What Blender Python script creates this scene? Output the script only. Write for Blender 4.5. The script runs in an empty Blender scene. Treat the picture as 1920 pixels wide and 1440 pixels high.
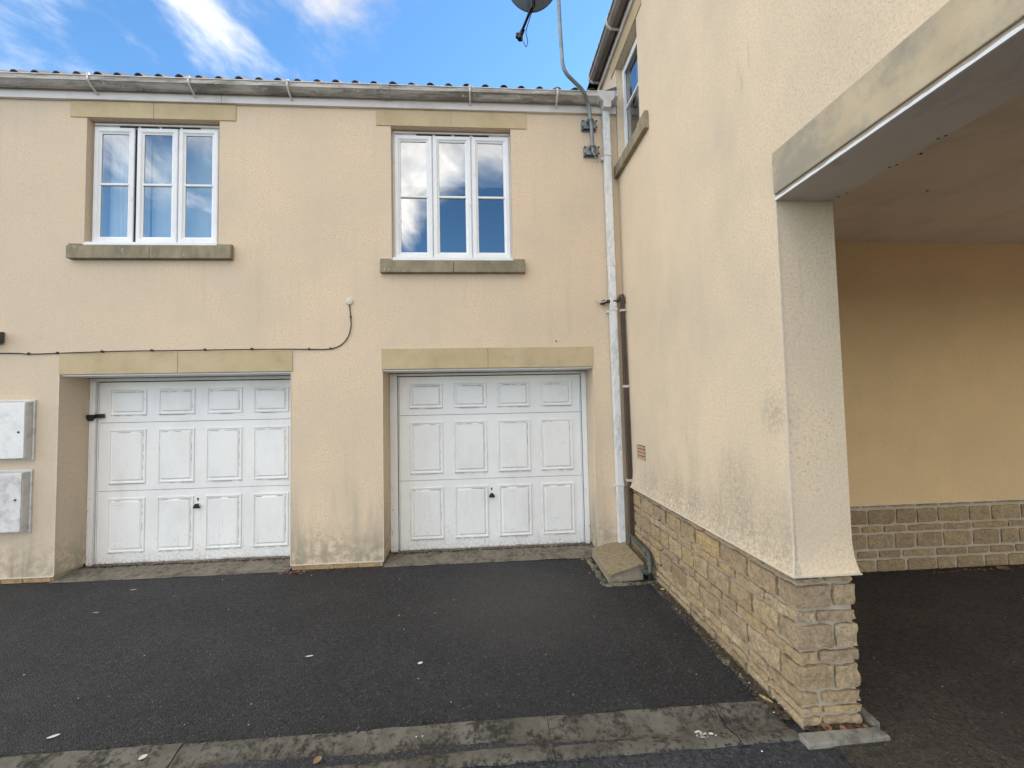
import bpy, bmesh, math, random
from mathutils import Vector, Matrix, noise
random.seed(7)
C = bpy.context.scene.collection
S = bpy.context.scene
R_ = math.radians

# ------------------------------------------------------------------ camera
F_PX, YAW, PITCH, ROLL = 795.15, 0.0713698, 0.0461921, -0.0210631
CAM = Vector((-1.58616, -4.61243, 1.63993))
fw = Vector((math.sin(YAW) * math.cos(PITCH), math.cos(YAW) * math.cos(PITCH), math.sin(PITCH)))
rt0 = Vector((math.cos(YAW), -math.sin(YAW), 0))
up0 = rt0.cross(fw)
rt = math.cos(ROLL) * rt0 + math.sin(ROLL) * up0
up = -math.sin(ROLL) * rt0 + math.cos(ROLL) * up0
cam_data = bpy.data.cameras.new('camera')
cam = bpy.data.objects.new('camera', cam_data)
C.objects.link(cam)
M = Matrix((rt, up, -fw)).transposed().to_4x4()
M.translation = CAM
cam.matrix_world = M
cam_data.sensor_width = 36
cam_data.lens = F_PX / 1920 * 36
cam_data.clip_start = 0.05
cam_data.clip_end = 2000
S.camera = cam

# ------------------------------------------------------------------ light
SUN_EL, SUN_AZ = R_(32), R_(54)          # azimuth clockwise from +Y: behind both buildings
EXPOSURE = 2.74
S.view_settings.view_transform = 'Standard'
S.view_settings.look = 'None'
S.view_settings.gamma = 1
S.view_settings.use_curve_mapping = False
S.view_settings.exposure = EXPOSURE
sd = Vector((math.sin(SUN_AZ) * math.cos(SUN_EL), math.cos(SUN_AZ) * math.cos(SUN_EL), math.sin(SUN_EL)))
sl = bpy.data.lights.new('sun', 'SUN')
sl.energy = 3.5
sl.angle = R_(0.5)
sl.color = (1.0, 0.94, 0.85)
so = bpy.data.objects.new('sun', sl)
C.objects.link(so)
so.location = sd * 30
so.rotation_euler = sd.to_track_quat('Z', 'Y').to_euler()


class NT:
    """little node-graph writer"""
    def __init__(s, tree):
        s.t = tree; s.n = tree.nodes; s.l = tree.links
        s.n.clear()

    def add(s, kind, inputs=None, **kw):
        n = s.n.new(kind)
        for k, v in kw.items():
            setattr(n, k, v)
        for k, v in (inputs or {}).items():
            s.put(n.inputs[k], v)
        return n

    def put(s, sock, v):
        if isinstance(v, bpy.types.NodeSocket):
            s.l.new(v, sock)
        elif isinstance(v, bpy.types.Node):
            s.l.new(v.outputs[0], sock)
        else:
            if isinstance(v, (tuple, list)) and len(v) == 3 and sock.type == 'RGBA':
                v = (*v, 1)
            sock.default_value = v

    def m(s, op, a, b=None, c=None, clamp=False):
        n = s.n.new('ShaderNodeMath'); n.operation = op; n.use_clamp = clamp
        for i, v in enumerate((a, b, c)):
            if v is not None: s.put(n.inputs[i], v)
        return n.outputs[0]

    def v(s, op, a, b=None):
        n = s.n.new('ShaderNodeVectorMath'); n.operation = op
        s.put(n.inputs[0], a)
        if b is not None: s.put(n.inputs[1], b)
        return n.outputs['Value'] if op in ('DOT_PRODUCT', 'LENGTH') else n.outputs[0]

    def step(s, x, lo, hi, a=0., b=1.):
        n = s.n.new('ShaderNodeMapRange'); n.interpolation_type = 'SMOOTHSTEP'; n.clamp = True
        for i, q in enumerate((x, lo, hi, a, b)): s.put(n.inputs[i], q)
        return n.outputs[0]

    def noise(s, vec, scale, detail=4., rough=.55, dist=0., color=False):
        n = s.add('ShaderNodeTexNoise', {'Scale': scale, 'Detail': detail, 'Roughness': rough, 'Distortion': dist})
        if vec is not None: s.put(n.inputs['Vector'], vec)
        return n.outputs['Color' if color else 0]

    def voro(s, vec, scale, feature='F1', out='Distance', rnd=1.):
        n = s.add('ShaderNodeTexVoronoi', {'Scale': scale, 'Randomness': rnd}, feature=feature)
        s.put(n.inputs['Vector'], vec)
        return n.outputs[out]

    def mix(s, f, a, b, mode='MIX'):
        n = s.n.new('ShaderNodeMix'); n.data_type = 'RGBA'; n.blend_type = mode
        s.put(n.inputs[0], f); s.put(n.inputs[6], a); s.put(n.inputs[7], b)
        return n.outputs[2]

    def pos(s):
        return s.add('ShaderNodeNewGeometry').outputs['Position']

    def xyz(s, v):
        n = s.add('ShaderNodeSeparateXYZ', {0: v}); return n.outputs[0], n.outputs[1], n.outputs[2]

    def scale3(s, v, x, y, z):
        return s.v('MULTIPLY', v, (x, y, z))


# sky with clouds
W = bpy.data.worlds.new('World')
S.world = W
W.use_nodes = True
g = NT(W.node_tree)
sky = g.add('ShaderNodeTexSky', sky_type='NISHITA', sun_disc=False, sun_elevation=SUN_EL, sun_rotation=SUN_AZ,
            air_density=1.0, dust_density=0.1, ozone_density=2.5, altitude=50)
bg = g.add('ShaderNodeBackground', {'Color': g.mix(1.0, sky.outputs[0], (.59, .83, .94), 'MULTIPLY'), 'Strength': 0.05})
d = g.v('NORMALIZE', g.add('ShaderNodeTexCoord').outputs['Generated'])
dx, dy, dz = g.xyz(d)
h = g.m('ADD', g.m('MAXIMUM', dz, 0.0), 0.18)
pl = g.add('ShaderNodeCombineXYZ', {0: g.m('DIVIDE', dx, h), 1: g.m('DIVIDE', dy, h), 2: 3.7}).outputs[0]
wq = g.v('ADD', g.scale3(pl, 1.55, 1.55, 1), (4.9, 1.1, 0))
rot = g.add('ShaderNodeMapping', {'Vector': wq, 'Rotation': (0, 0, R_(-38)), 'Scale': (1.45, 1.0, 1)})
wisp = g.noise(rot, 1.0, 9., .62, .55)
big = g.noise(g.v('ADD', pl, (9.1, 2.2, 5.)), 0.42, 2., .5)


def bank(c, width):
    c = Vector(c).normalized()
    return g.step(g.v('DOT_PRODUCT', d, tuple(c)), math.cos(R_(width)), 1.0)


cov = g.m('MULTIPLY_ADD', big, 0.55, .19)  # general cover raised so more unseen cloud lights the facade
for c_, w_, a_ in (((-.80, 1, .62), 40, -.24), ((-.62, 1, .82), 8, .11), ((-1.05, 1, .87), 8, .04), ((-.80, 1, .88), 5, -.10), ((.25, 1, .5), 34, -.50), ((-.85, -1, .45), 26, -.19), ((-.28, -1, .50), 12, -.09),
                   ((.02, -1, .35), 12, -.40)):
    cov = g.m('ADD', cov, g.m('MULTIPLY', bank(c_, w_), a_))
cl = g.m('ADD', g.m('MULTIPLY', wisp, 1.0), cov)
cmask = g.m('POWER', g.step(cl, .80, 1.10), 1.1)
cmask = g.m('MULTIPLY', cmask, g.step(dz, -0.02, 0.06))
shade = g.step(g.noise(pl, 2.3, 5., .55), .3, .7, .62, 1.0)
# clouds facing the sun brightened, mostly out of view, to light the shaded walls
lit = g.step(g.v('DOT_PRODUCT', d, tuple(-sd)), -.75, .55, .145, .92)
cbg = g.add('ShaderNodeBackground', {'Color': (1.0, .92, .82), 'Strength': g.m('MULTIPLY', shade, lit)})
wm = g.add('ShaderNodeMixShader', {0: cmask, 1: bg, 2: cbg})
g.add('ShaderNodeOutputWorld', {0: wm})

# ------------------------------------------------------------------ geometry helpers


class MB:
    def __init__(s): s.v = []; s.f = []; s.smooth = False

    def add(s, vs, fs):
        o = len(s.v); s.v += [tuple(v) for v in vs]; s.f += [tuple(i + o for i in f) for f in fs]; return s

    def box(s, a, b):
        x0, y0, z0 = (min(a[i], b[i]) for i in range(3)); x1, y1, z1 = (max(a[i], b[i]) for i in range(3))
        return s.add([(x0, y0, z0), (x1, y0, z0), (x1, y1, z0), (x0, y1, z0), (x0, y0, z1), (x1, y0, z1), (x1, y1, z1), (x0, y1, z1)],
                     [(0, 3, 2, 1), (4, 5, 6, 7), (0, 1, 5, 4), (1, 2, 6, 5), (2, 3, 7, 6), (3, 0, 4, 7)])

    def quad(s, *p): return s.add(p, [tuple(range(len(p)))])

    def hexa(s, p):
        """8 corners: bottom 0-3, top 4-7 (same order as box)"""
        return s.add(p, [(0, 3, 2, 1), (4, 5, 6, 7), (0, 1, 5, 4), (1, 2, 6, 5), (2, 3, 7, 6), (3, 0, 4, 7)])

    def prism(s, prof, a, b, axis):
        """profile (list of 2D) swept along axis from a to b; other two axes in xyz order"""
        def p(t, q):
            r = list(q); r.insert('xyz'.index(axis), t); return r
        n = len(prof)
        vs = [p(a, q) for q in prof] + [p(b, q) for q in prof]
        fs = [(i, (i + 1) % n, n + (i + 1) % n, n + i) for i in range(n)]
        return s.add(vs, fs + [tuple(range(n))[::-1], tuple(range(n, 2 * n))])

    def tube(s, pts, r, n=10, caps=True):
        pts = [Vector(p) for p in pts]; rings = []
        t0 = (pts[1] - pts[0]).normalized()
        u = t0.orthogonal().normalized()
        for i, p in enumerate(pts):
            t = (pts[min(i + 1, len(pts) - 1)] - pts[max(i - 1, 0)]).normalized()
            u = (u - t * u.dot(t)).normalized(); w = t.cross(u)
            rr = r[i] if isinstance(r, (list, tuple)) else r
            rings.append([p + (u * math.cos(2 * math.pi * k / n) + w * math.sin(2 * math.pi * k / n)) * rr for k in range(n)])
        vs = [v for q in rings for v in q]; fs = []
        for i in range(len(pts) - 1):
            for k in range(n):
                fs.append((i * n + k, i * n + (k + 1) % n, (i + 1) * n + (k + 1) % n, (i + 1) * n + k))
        if caps: fs += [tuple(range(n))[::-1], tuple(range((len(pts) - 1) * n, len(pts) * n))]
        s.smooth = True
        return s.add(vs, fs)

    def ring(s, x0, x1, z0, z1, prof, y):
        """rectangular frame in the XZ plane; prof = [(inset, yoffset)...]"""
        vs = []; fs = []
        for ins, dy_ in prof:
            vs += [(x0 + ins, y + dy_, z0 + ins), (x1 - ins, y + dy_, z0 + ins), (x1 - ins, y + dy_, z1 - ins), (x0 + ins, y + dy_, z1 - ins)]
        for i in range(len(prof) - 1):
            for k in range(4):
                fs.append((i * 4 + k, i * 4 + (k + 1) % 4, (i + 1) * 4 + (k + 1) % 4, (i + 1) * 4 + k))
        return s.add(vs, fs)

    def panel(s, x0, x1, z0, z1, prof, y):
        s.ring(x0, x1, z0, z1, prof, y); n = len(s.v)
        s.f.append((n - 4, n - 3, n - 2, n - 1)); return s

    def build(s, name, mat, parent=None, bevel=0, smooth=None, loc=None):
        me = bpy.data.meshes.new(name)
        org = Vector(loc) if loc else Vector((0, 0, 0))
        if parent is not None:
            q = parent
            while q is not None:
                org = org + q.location; q = q.parent
        me.from_pydata([tuple(Vector(v) - org) for v in s.v], [], s.f)
        me.validate()
        bm = bmesh.new(); bm.from_mesh(me)
        bmesh.ops.recalc_face_normals(bm, faces=bm.faces)
        if bevel:
            bmesh.ops.remove_doubles(bm, verts=bm.verts, dist=1e-5)
            es = [e for e in bm.edges if len(e.link_faces) == 2 and e.calc_face_angle(0) > .5]
            bmesh.ops.bevel(bm, geom=es, offset=bevel, segments=2, profile=.6, affect='EDGES', clamp_overlap=True)
        bm.to_mesh(me); bm.free()
        if s.smooth if smooth is None else smooth:
            for p in me.polygons: p.use_smooth = True
            me.set_sharp_from_angle(angle=R_(28 if name == 'stone' else 40))
        me.materials.append(mat)
        o = bpy.data.objects.new(name, me); C.objects.link(o)
        if parent is not None: o.parent = parent
        if loc: o.location = loc
        return o


def B(a, b): return MB().box(a, b)


def tag(o, label=None, cat=None, group=None, kind=None):
    for k, v in (('label', label), ('category', cat), ('group', group), ('kind', kind)):
        if v: o[k] = v
    return o


def thing(name, loc, label, cat, group=None):
    o = bpy.data.objects.new(name, None); C.objects.link(o); o.location = loc
    return tag(o, label, cat, group)


def smooth_path(pts, k=6):
    """Catmull-Rom"""
    P = [Vector(p) for p in pts]; P = [P[0] * 2 - P[1]] + P + [P[-1] * 2 - P[-2]]; out = []
    for i in range(1, len(P) - 2):
        for j in range(k):
            t = j / k; a, b, c, d_ = P[i - 1], P[i], P[i + 1], P[i + 2]
            out.append(.5 * ((2 * b) + (c - a) * t + (2 * a - 5 * b + 4 * c - d_) * t * t + (3 * b - a - 3 * c + d_) * t ** 3))
    out.append(P[-2]); return out


# ------------------------------------------------------------------ materials
def mat(name):
    m = bpy.data.materials.new(name); m.use_nodes = True
    return m, NT(m.node_tree)


def finish(n, color, rough=.8, bump=None, dist=.002, strength=1., metallic=0., spec=.5):
    p = n.add('ShaderNodeBsdfPrincipled', {'Base Color': color, 'Roughness': rough, 'Metallic': metallic, 'Specular IOR Level': spec})
    if bump is not None:
        b = n.add('ShaderNodeBump', {'Height': bump, 'Distance': dist, 'Strength': strength})
        n.l.new(b.outputs[0], p.inputs['Normal'])
    n.add('ShaderNodeOutputMaterial', {0: p})


def render_mat(name, base, stains, pit=.75, lump=.75):
    """sprayed cement render: pitted grain, blotches and given weather stains"""
    m, n = mat(name); p = n.pos(); x, y, z = n.xyz(p)
    grain = n.noise(p, 72, 3., .65)
    pits = n.step(n.noise(p, 60, 2., .5), .28, .40)
    dark = n.step(n.noise(n.v('ADD', p, (3, 1, 7)), 75, 2., .6), .33, .41)       # tiny dark pits in clusters
    clus = n.step(n.noise(p, 2.2, 3., .5), .44, .62)
    c = n.mix(n.step(n.noise(p, 1.1, 6., .62), .30, .70), (base[0] * .91, base[1] * .925, base[2] * .94), (min(1, base[0] * 1.06), base[1] * 1.04, base[2] * 1.01))
    c = n.mix(n.m('MULTIPLY', n.m('SUBTRACT', 1., n.step(grain, .34, .62)), .36), c, tuple(q * .66 for q in base))
    c = n.mix(n.m('MULTIPLY', n.m('MULTIPLY', n.m('SUBTRACT', 1., dark), n.m('MULTIPLY_ADD', clus, .75, .25)), pit), c, tuple(q * .42 for q in base))
    c = stains(n, p, x, y, z, c)
    hgt = n.m('ADD', n.m('MULTIPLY', grain, .7), n.m('MULTIPLY', pits, .5))
    finish(n, c, .9, hgt, .006, lump, spec=.2)
    return m


def stain_back(n, p, x, y, z, c):
    st = n.noise(n.scale3(p, 5, 5, .9), 1.0, 5., .6)
    grey = n.m('MULTIPLY', n.step(z, 1.1, .05), n.step(st, .40, .68))
    c = n.mix(n.m('MULTIPLY', grey, .75), c, (.30, .28, .21))
    al = n.m('MULTIPLY', n.step(n.m('ADD', z, n.m('MULTIPLY', st, .5)), .72, .30), n.step(n.noise(p, 14, 4., .6), .35, .6))
    c = n.mix(n.m('MULTIPLY', al, .55), c, (.20, .19, .13))
    red = n.m('MULTIPLY', n.m('MULTIPLY', n.step(z, .42, .12), n.step(x, -6.0, -6.15)), n.step(n.noise(n.scale3(p, 14, 14, 1.5), 1., 3.), .45, .65))
    c = n.mix(n.m('MULTIPLY', red, .6), c, (.26, .15, .12))
    # grey drips below sills and under the fascia
    dr = n.m('MULTIPLY', n.step(n.noise(n.scale3(p, 9, 9, .5), 1., 4.), .50, .72), n.step(n.noise(p, .8, 2.), .35, .65))
    c = n.mix(n.m('MULTIPLY', dr, .13), c, (.36, .33, .26))
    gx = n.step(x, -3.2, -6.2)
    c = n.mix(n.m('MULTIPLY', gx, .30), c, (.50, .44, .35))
    return c


def stain_wing(n, p, x, y, z, c):
    f = n.noise(n.scale3(p, 3.2, 3.2, 1.3), 1.0, 6., .62)
    fine = n.noise(p, 34, 4., .7)
    # green-grey algae rising from the plinth, worst midway to the pillar
    lift = n.m('MULTIPLY', n.step(n.m('ABSOLUTE', n.m('ADD', y, 1.75)), 1.6, .2), .34)
    al = n.step(n.m('ADD', z, n.m('MULTIPLY', n.m('SUBTRACT', f, .5), -1.1)), n.m('ADD', 1.0, lift), n.m('ADD', .62, n.m('MULTIPLY', lift, .4)))
    al = n.m('MULTIPLY', al, n.step(n.m('ADD', n.m('MULTIPLY', fine, .6), n.m('MULTIPLY', n.noise(p, 110, 3., .7), .4)), .36, .60))
    inner = n.step(x, .02, .012)
    c = n.mix(n.m('MULTIPLY', n.m('MULTIPLY', al, .56), n.m('ADD', .15, n.m('MULTIPLY', inner, .85))), c, (.17, .16, .125))
    veil = n.m('MULTIPLY', n.step(n.noise(n.scale3(p, 1.6, 1.6, .7), 1.0, 5., .6), .42, .66), n.step(y, -.2, -1.0))
    c = n.mix(n.m('MULTIPLY', n.m('MULTIPLY', veil, .17), inner), c, (.36, .35, .28))
    dr = n.m('MULTIPLY', n.step(n.noise(n.scale3(p, 14, 14, 1.6), 1., 4.), .60, .74), n.step(n.noise(p, 1.3, 2.), .5, .65))
    c = n.mix(n.m('MULTIPLY', dr, .30), c, (.24, .23, .18))
    # grey patch by the pillar edge
    q = n.v('LENGTH', n.v('SUBTRACT', p, (0, -2.40, 1.55)))
    c = n.mix(n.m('MULTIPLY', n.m('MULTIPLY', n.step(q, .16, .02), n.step(fine, .4, .55)), .38), c, (.26, .24, .20))
    return c


def plain(n, p, x, y, z, c): return c


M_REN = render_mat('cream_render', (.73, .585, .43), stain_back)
M_WING = render_mat('cream_render_wing', (.74, .61, .45), stain_wing, .42, .5)
M_REN_BOUNCE = render_mat('cream_render_bounce', (.80, .55, .29), plain, .12, .22)  # same cream render, warm bounced light of the passage put into its colour


def stone_mat(name, cols, dirt=(.10, .09, .07), dirtamt=.4, lines=True):
    m, n = mat(name); p = n.pos()
    r = n.add('ShaderNodeObjectInfo').outputs['Random']
    ramp = n.add('ShaderNodeValToRGB', {0: r}); e = ramp.color_ramp.elements
    ramp.color_ramp.interpolation = 'LINEAR'
    for i, c in enumerate(cols):
        el = e[i] if i < 2 else e.new(.5)
        el.position = i / (len(cols) - 1) if i < 2 else 1
    for i in range(len(cols)):
        pass
    while len(e) > 1: e.remove(e[0])
    e[0].position = 0; e[0].color = (*cols[0], 1)
    for i, c in enumerate(cols[1:], 1):
        el = e.new(i / (len(cols) - 1)); el.color = (*c, 1)
    c = ramp.outputs[0]
    k = n.noise(p, 9, 5., .65)
    c = n.mix(n.step(k, .35, .65, 0., .45), c, n.mix(.5, c, (.50, .37, .20), 'MIX'))
    c = n.mix(n.step(n.noise(n.v('ADD', p, (8, 8, 8)), 16, 5., .7), .55, .40, 0., .45), c, (.24, .18, .12))
    f = n.noise(p, 55, 5., .7)
    c = n.mix(n.step(f, .62, .35, 0., dirtamt), c, dirt)
    bed = n.noise(n.scale3(p, 10, 10, 45), 1., 4., .6)
    finish(n, c, .92, n.m('ADD', n.m('ADD', n.m('MULTIPLY', f, .5), n.m('MULTIPLY', bed, .5)), n.noise(p, 26, 3., .6)), .014, .95, spec=.2)
    return m


M_STONE = stone_mat('buff_rock_faced_stone', [(.34, .245, .15), (.56, .43, .26), (.42, .305, .185), (.60, .43, .21), (.40, .30, .20), (.50, .375, .235), (.57, .46, .30)], (.15, .12, .085), .45)


M_STONE_IN = stone_mat('brown_passage_stone', [(.34, .225, .12), (.48, .33, .17), (.40, .27, .155), (.54, .38, .19)], (.12, .09, .06), .45)


def simple_noise(name, a, b, scale, rough=.8, bump=.001, strength=.5, fine=120, dirt=None, spec=.4, metallic=0., stretch=(1, 1, 1)):
    m, n = mat(name); p = n.pos(); q = n.scale3(p, *stretch)
    c = n.mix(n.step(n.noise(q, scale, 6., .6), .3, .7), a, b)
    if dirt:
        col, amt, sc, lo, hi = dirt
        c = n.mix(n.m('MULTIPLY', n.step(n.noise(n.v('ADD', q, (5, 5, 5)), sc, 6., .65), lo, hi), amt), c, col)
    finish(n, c, rough, n.noise(p, fine, 3., .6), bump, strength, metallic, spec)
    return m


M_MORTAR = simple_noise('mortar', (.36, .305, .235), (.46, .395, .31), 6, .95, .004, .8, 70)
M_MORTAR_IN = simple_noise('passage_mortar', (.44, .35, .24), (.52, .42, .30), 6, .95, .004, .8, 70)
M_LINTEL = simple_noise('reconstituted_stone', (.47, .37, .22), (.54, .435, .27), 3, .9, .0015, .6, 150, ((.30, .255, .17), .3, 5, .5, .7))
M_BEAM = simple_noise('weathered_beam_stone', (.46, .375, .25), (.55, .46, .32), 2.5, .9, .002, .7, 120, ((.27, .255, .21), .8, 2.4, .42, .62))
M_SILL = simple_noise('weathered_sill_stone', (.20, .175, .12), (.33, .28, .19), 8, .95, .002, .7, 120, ((.55, .50, .42), .6, 22, .62, .72), stretch=(1, 1, .5))
M_UPVC = simple_noise('white_pvc', (.74, .75, .76), (.80, .81, .82), 4, .35, .0004, .15, 40, ((.45, .42, .35), .35, 9, .58, .75))
M_FASCIA = simple_noise('white_fascia_board', (.64, .61, .585), (.72, .69, .67), 2.5, .5, .0004, .15, 40, ((.40, .37, .33), .5, 7, .5, .75), stretch=(.6, 1, 1))
M_BEAD = simple_noise('white_render_bead', (.60, .53, .42), (.70, .63, .52), 12, .6)
M_BLACK = simple_noise('black_plastic', (.012, .012, .013), (.02, .02, .02), 20, .4)
M_GAP = simple_noise('dark_seal', (.015, .014, .013), (.03, .028, .025), 30, .9)
M_GALV = simple_noise('galvanised_steel', (.18, .205, .21), (.27, .30, .305), 14, .45, .0005, .3, 80, ((.10, .105, .10), .5, 10, .5, .7), metallic=.35)
M_BROWN = simple_noise('brown_plastic', (.055, .036, .024), (.075, .05, .033), 10, .4)
M_PINK = simple_noise('pale_mauve_clip', (.50, .42, .38), (.58, .50, .47), 10, .5)
M_WASTE = simple_noise('grey_green_pipe', (.05, .06, .055), (.085, .097, .088), 12, .5, dirt=((.22, .21, .16), .5, 20, .5, .7))
M_TILE = simple_noise('dark_roof_tile', (.045, .038, .036), (.075, .06, .055), 8, .8, .002, .6, 90)
M_LEAD = simple_noise('dark_flashing', (.06, .06, .068), (.09, .09, .10), 6, .6)
M_SOFFIT = simple_noise('painted_soffit', (.70, .62, .54), (.76, .69, .61), 1.6, .9, .001, .4, 90, ((.30, .26, .21), .45, 3, .5, .7))
M_CEIL = simple_noise('grubby_ceiling_board', (.80, .68, .56), (.84, .72, .60), 1.2, .9, .001, .4, 90, ((.50, .42, .30), .35, 2.2, .45, .7))
M_GRIME_SHADE = simple_noise('door_grime_shade', (.34, .32, .28), (.52, .49, .44), 60, .9)  # grey for dirt and for shade drawn in the door mouldings
M_CABLE = simple_noise('black_cable', (.025, .024, .022), (.04, .038, .034), 20, .6)
M_BOX = simple_noise('white_gritty_plastic', (.70, .695, .68), (.78, .775, .76), 60, .45, .0006, .3, 250, ((.42, .42, .42), .4, 7, .5, .75))
M_BOX2 = simple_noise('stained_white_plastic', (.60, .585, .575), (.70, .685, .67), 16, .45, .0006, .3, 250, ((.36, .33, .34), .7, 9, .42, .7))
M_BOXRIM = simple_noise('grey_box_rim', (.52, .52, .51), (.60, .60, .59), 10, .5, dirt=((.3, .29, .26), .5, 12, .5, .7))
M_DISH = simple_noise('grey_dish_paint', (.15, .17, .20), (.19, .21, .25), 5, .45)
M_LAMPBODY = simple_noise('dark_grey_lamp', (.045, .055, .055), (.07, .08, .08), 20, .5)
M_FROST = simple_noise('frosted_lens', (.55, .55, .52), (.62, .62, .6), 20, .4)
M_VENT = simple_noise('terracotta_vent', (.44, .27, .17), (.52, .34, .22), 12, .8)
M_ROOM = simple_noise('room_wall', (.10, .11, .12), (.12, .13, .14), 2, .9)
M_CURTAIN = simple_noise('net_curtain', (.62, .64, .62), (.70, .72, .70), 3, .9)
M_BLIND = simple_noise('pale_blind', (.50, .53, .52), (.55, .58, .57), 2, .8)
M_BLIND2 = simple_noise('grey_blue_blind', (.17, .19, .23), (.20, .22, .26), 2, .8)


# gutter: grimy white plastic
m, n = mat('grimy_gutter'); p = n.pos(); x, y, z = n.xyz(p)
st = n.noise(n.scale3(p, 2.2, 6, 16), 1., 8., .68)
c = n.mix(n.step(st, .38, .64), (.50, .48, .45), (.19, .175, .15))
c = n.mix(n.m('MULTIPLY', n.step(n.noise(p, 20, 5., .7), .58, .68), .8), c, (.62, .60, .57))
c = n.mix(n.m('MULTIPLY', n.step(x, -.55, -.30), .75), c, (.60, .57, .53))
c = n.mix(n.step(z, 5.066, 5.074), c, n.mix(n.step(n.noise(p, 9, 4.), .35, .6), (.72, .70, .68), (.5, .48, .45)))
finish(n, c, .6, n.noise(p, 90, 4., .6), .001, .5)
M_GUTTER = m
M_GUTTER2 = simple_noise('brown_grey_gutter', (.17, .15, .13), (.25, .225, .20), 6, .6, dirt=((.36, .34, .30), .5, 20, .55, .68))
M_GUTLIP = simple_noise('lichened_gutter_lip', (.42, .40, .36), (.30, .285, .25), 14, .7, dirt=((.12, .11, .09), .6, 30, .5, .65))
m, n = mat('downpipe_plastic'); p = n.pos(); x, y, z = n.xyz(p)
st = n.noise(n.scale3(p, 30, 30, 12), 1., 5., .65)
c = n.mix(n.m('MULTIPLY', n.step(st, .42, .66), n.step(n.noise(p, 1.7, 2.), .35, .6)), (.74, .74, .73), (.50, .52, .51))
finish(n, c, .5, n.noise(p, 60, 3.), .0005, .2)
M_PIPE = m

# garage doors: white painted steel with mud splash low down and grime and drawn shade lines on the mouldings
m, n = mat('white_garage_door'); p = n.pos(); x, y, z = n.xyz(p)
c = n.mix(n.step(n.noise(p, 1.4, 4.), .3, .7), (.79, .785, .77), (.84, .835, .82))
sp = n.m('MULTIPLY', n.step(n.noise(n.v('ADD', p, (2, 0, 3)), 30, 5., .75), .57, .66), n.step(n.m('ADD', z, n.m('MULTIPLY', n.noise(p, 3, 3.), .6)), .85, .15))
c = n.mix(n.m('MULTIPLY', sp, .65), c, (.28, .25, .20))
gb = n.m('MULTIPLY', n.step(n.m('ADD', z, n.m('MULTIPLY', n.noise(p, 5, 4., .7), .25)), .30, .08), n.step(n.noise(p, 40, 4., .7), .38, .62))
c = n.mix(n.m('MULTIPLY', gb, .5), c, (.33, .29, .22))
film = n.m('MULTIPLY', n.step(n.noise(n.scale3(p, 2.2, 1, 1.1), 1., 6., .7), .45, .70), .28)
c = n.mix(film, c, (.56, .54, .50))
c = n.mix(n.m('MULTIPLY', n.step(n.noise(n.scale3(p, 60, 1, 3), 1., 4.), .60, .72), n.step(z, .9, .1, .05, .35)), c, (.42, .40, .35))
scr = n.m('MULTIPLY', n.step(n.noise(n.scale3(p, 4, 4, 50), 1., 3., .6, 1.5), .70, .72), .5)
c = n.mix(scr, c, (.45, .45, .45))
jm = n.m('ADD', n.step(x, -5.79, -5.84), n.m('ADD', n.step(x, -.44, -.38), n.m('MULTIPLY', n.step(x, -2.54, -2.60), n.step(x, -2.7, -2.69))))
sf = n.m('MULTIPLY', n.m('MULTIPLY', n.step(n.noise(n.scale3(p, 40, 40, 10), 1., 4., .7, 1.), .60, .66), jm), n.step(z, 1.3, .3, .1, .9))
c = n.mix(sf, c, (.06, .055, .05))
finish(n, c, .38, n.m('ADD', n.noise(p, 2.5, 2.), n.m('MULTIPLY', n.noise(p, 160, 2.), .03)), .004, .25)
M_DOOR = m

# asphalt
def asphalt(name, lo, hi, chip, blue=True):
    m, n = mat(name); p = n.pos(); x, y, z = n.xyz(p)
    ag = n.voro(p, 130, 'F1', 'Color')
    agd = n.voro(p, 130, 'F1', 'Distance')
    av = n.add('ShaderNodeSeparateColor', {0: ag}).outputs[0]
    c = n.mix(n.step(n.noise(p, .9, 5., .6), .3, .7), lo, hi)
    c = n.mix(n.m('MULTIPLY', n.step(n.noise(n.v('ADD', p, (3, 7, 0)), 1.7, 6., .68), .44, .64), .8), c, tuple(q * 2.3 for q in (lo[0], lo[1] * .97, lo[2] * .92)))
    c = n.mix(n.m('MULTIPLY', n.step(n.noise(n.v('ADD', p, (9, 3, 0)), .8, 5., .6), .50, .66), .6), c, tuple(q * .6 for q in lo))
    c = n.mix(n.step(av, .25, 1.0, 0., .5), c, chip)
    c = n.mix(n.m('MULTIPLY', n.step(av, .965, .985), .5), c, (.22, .21, .20))
    c = n.mix(n.m('MULTIPLY', n.step(n.noise(n.v('ADD', p, (1, 2, 0)), 42, 5., .75), .50, .66), .55), c, tuple(q * 1.5 for q in chip))
    c = n.mix(n.m('MULTIPLY', n.step(n.noise(p, 50, 4., .7), .54, .38), .75), c, tuple(q * .35 for q in lo))
    c = n.mix(n.m('MULTIPLY', n.step(n.v('LENGTH', n.v('SUBTRACT', p, (-1.35, -.9, 0))), 1.1, .1), .22), c, (.13, .12, .11))
    hgt = n.m('ADD', n.m('MULTIPLY', agd, -.9), n.noise(p, 75, 4., .7))
    finish(n, c, n.step(av, 0., 1., .62, .88), hgt, .010, .9, spec=.45)
    return m


M_ASPH = asphalt('forecourt_tarmac', (.014, .015, .0175), (.022, .0225, .0255), (.044, .045, .049))
M_ROAD = asphalt('road_tarmac', (.024, .026, .032), (.036, .038, .045), (.075, .078, .086))
M_PASS = asphalt('passage_tarmac', (.038, .031, .023), (.060, .050, .038), (.080, .069, .053))

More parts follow.
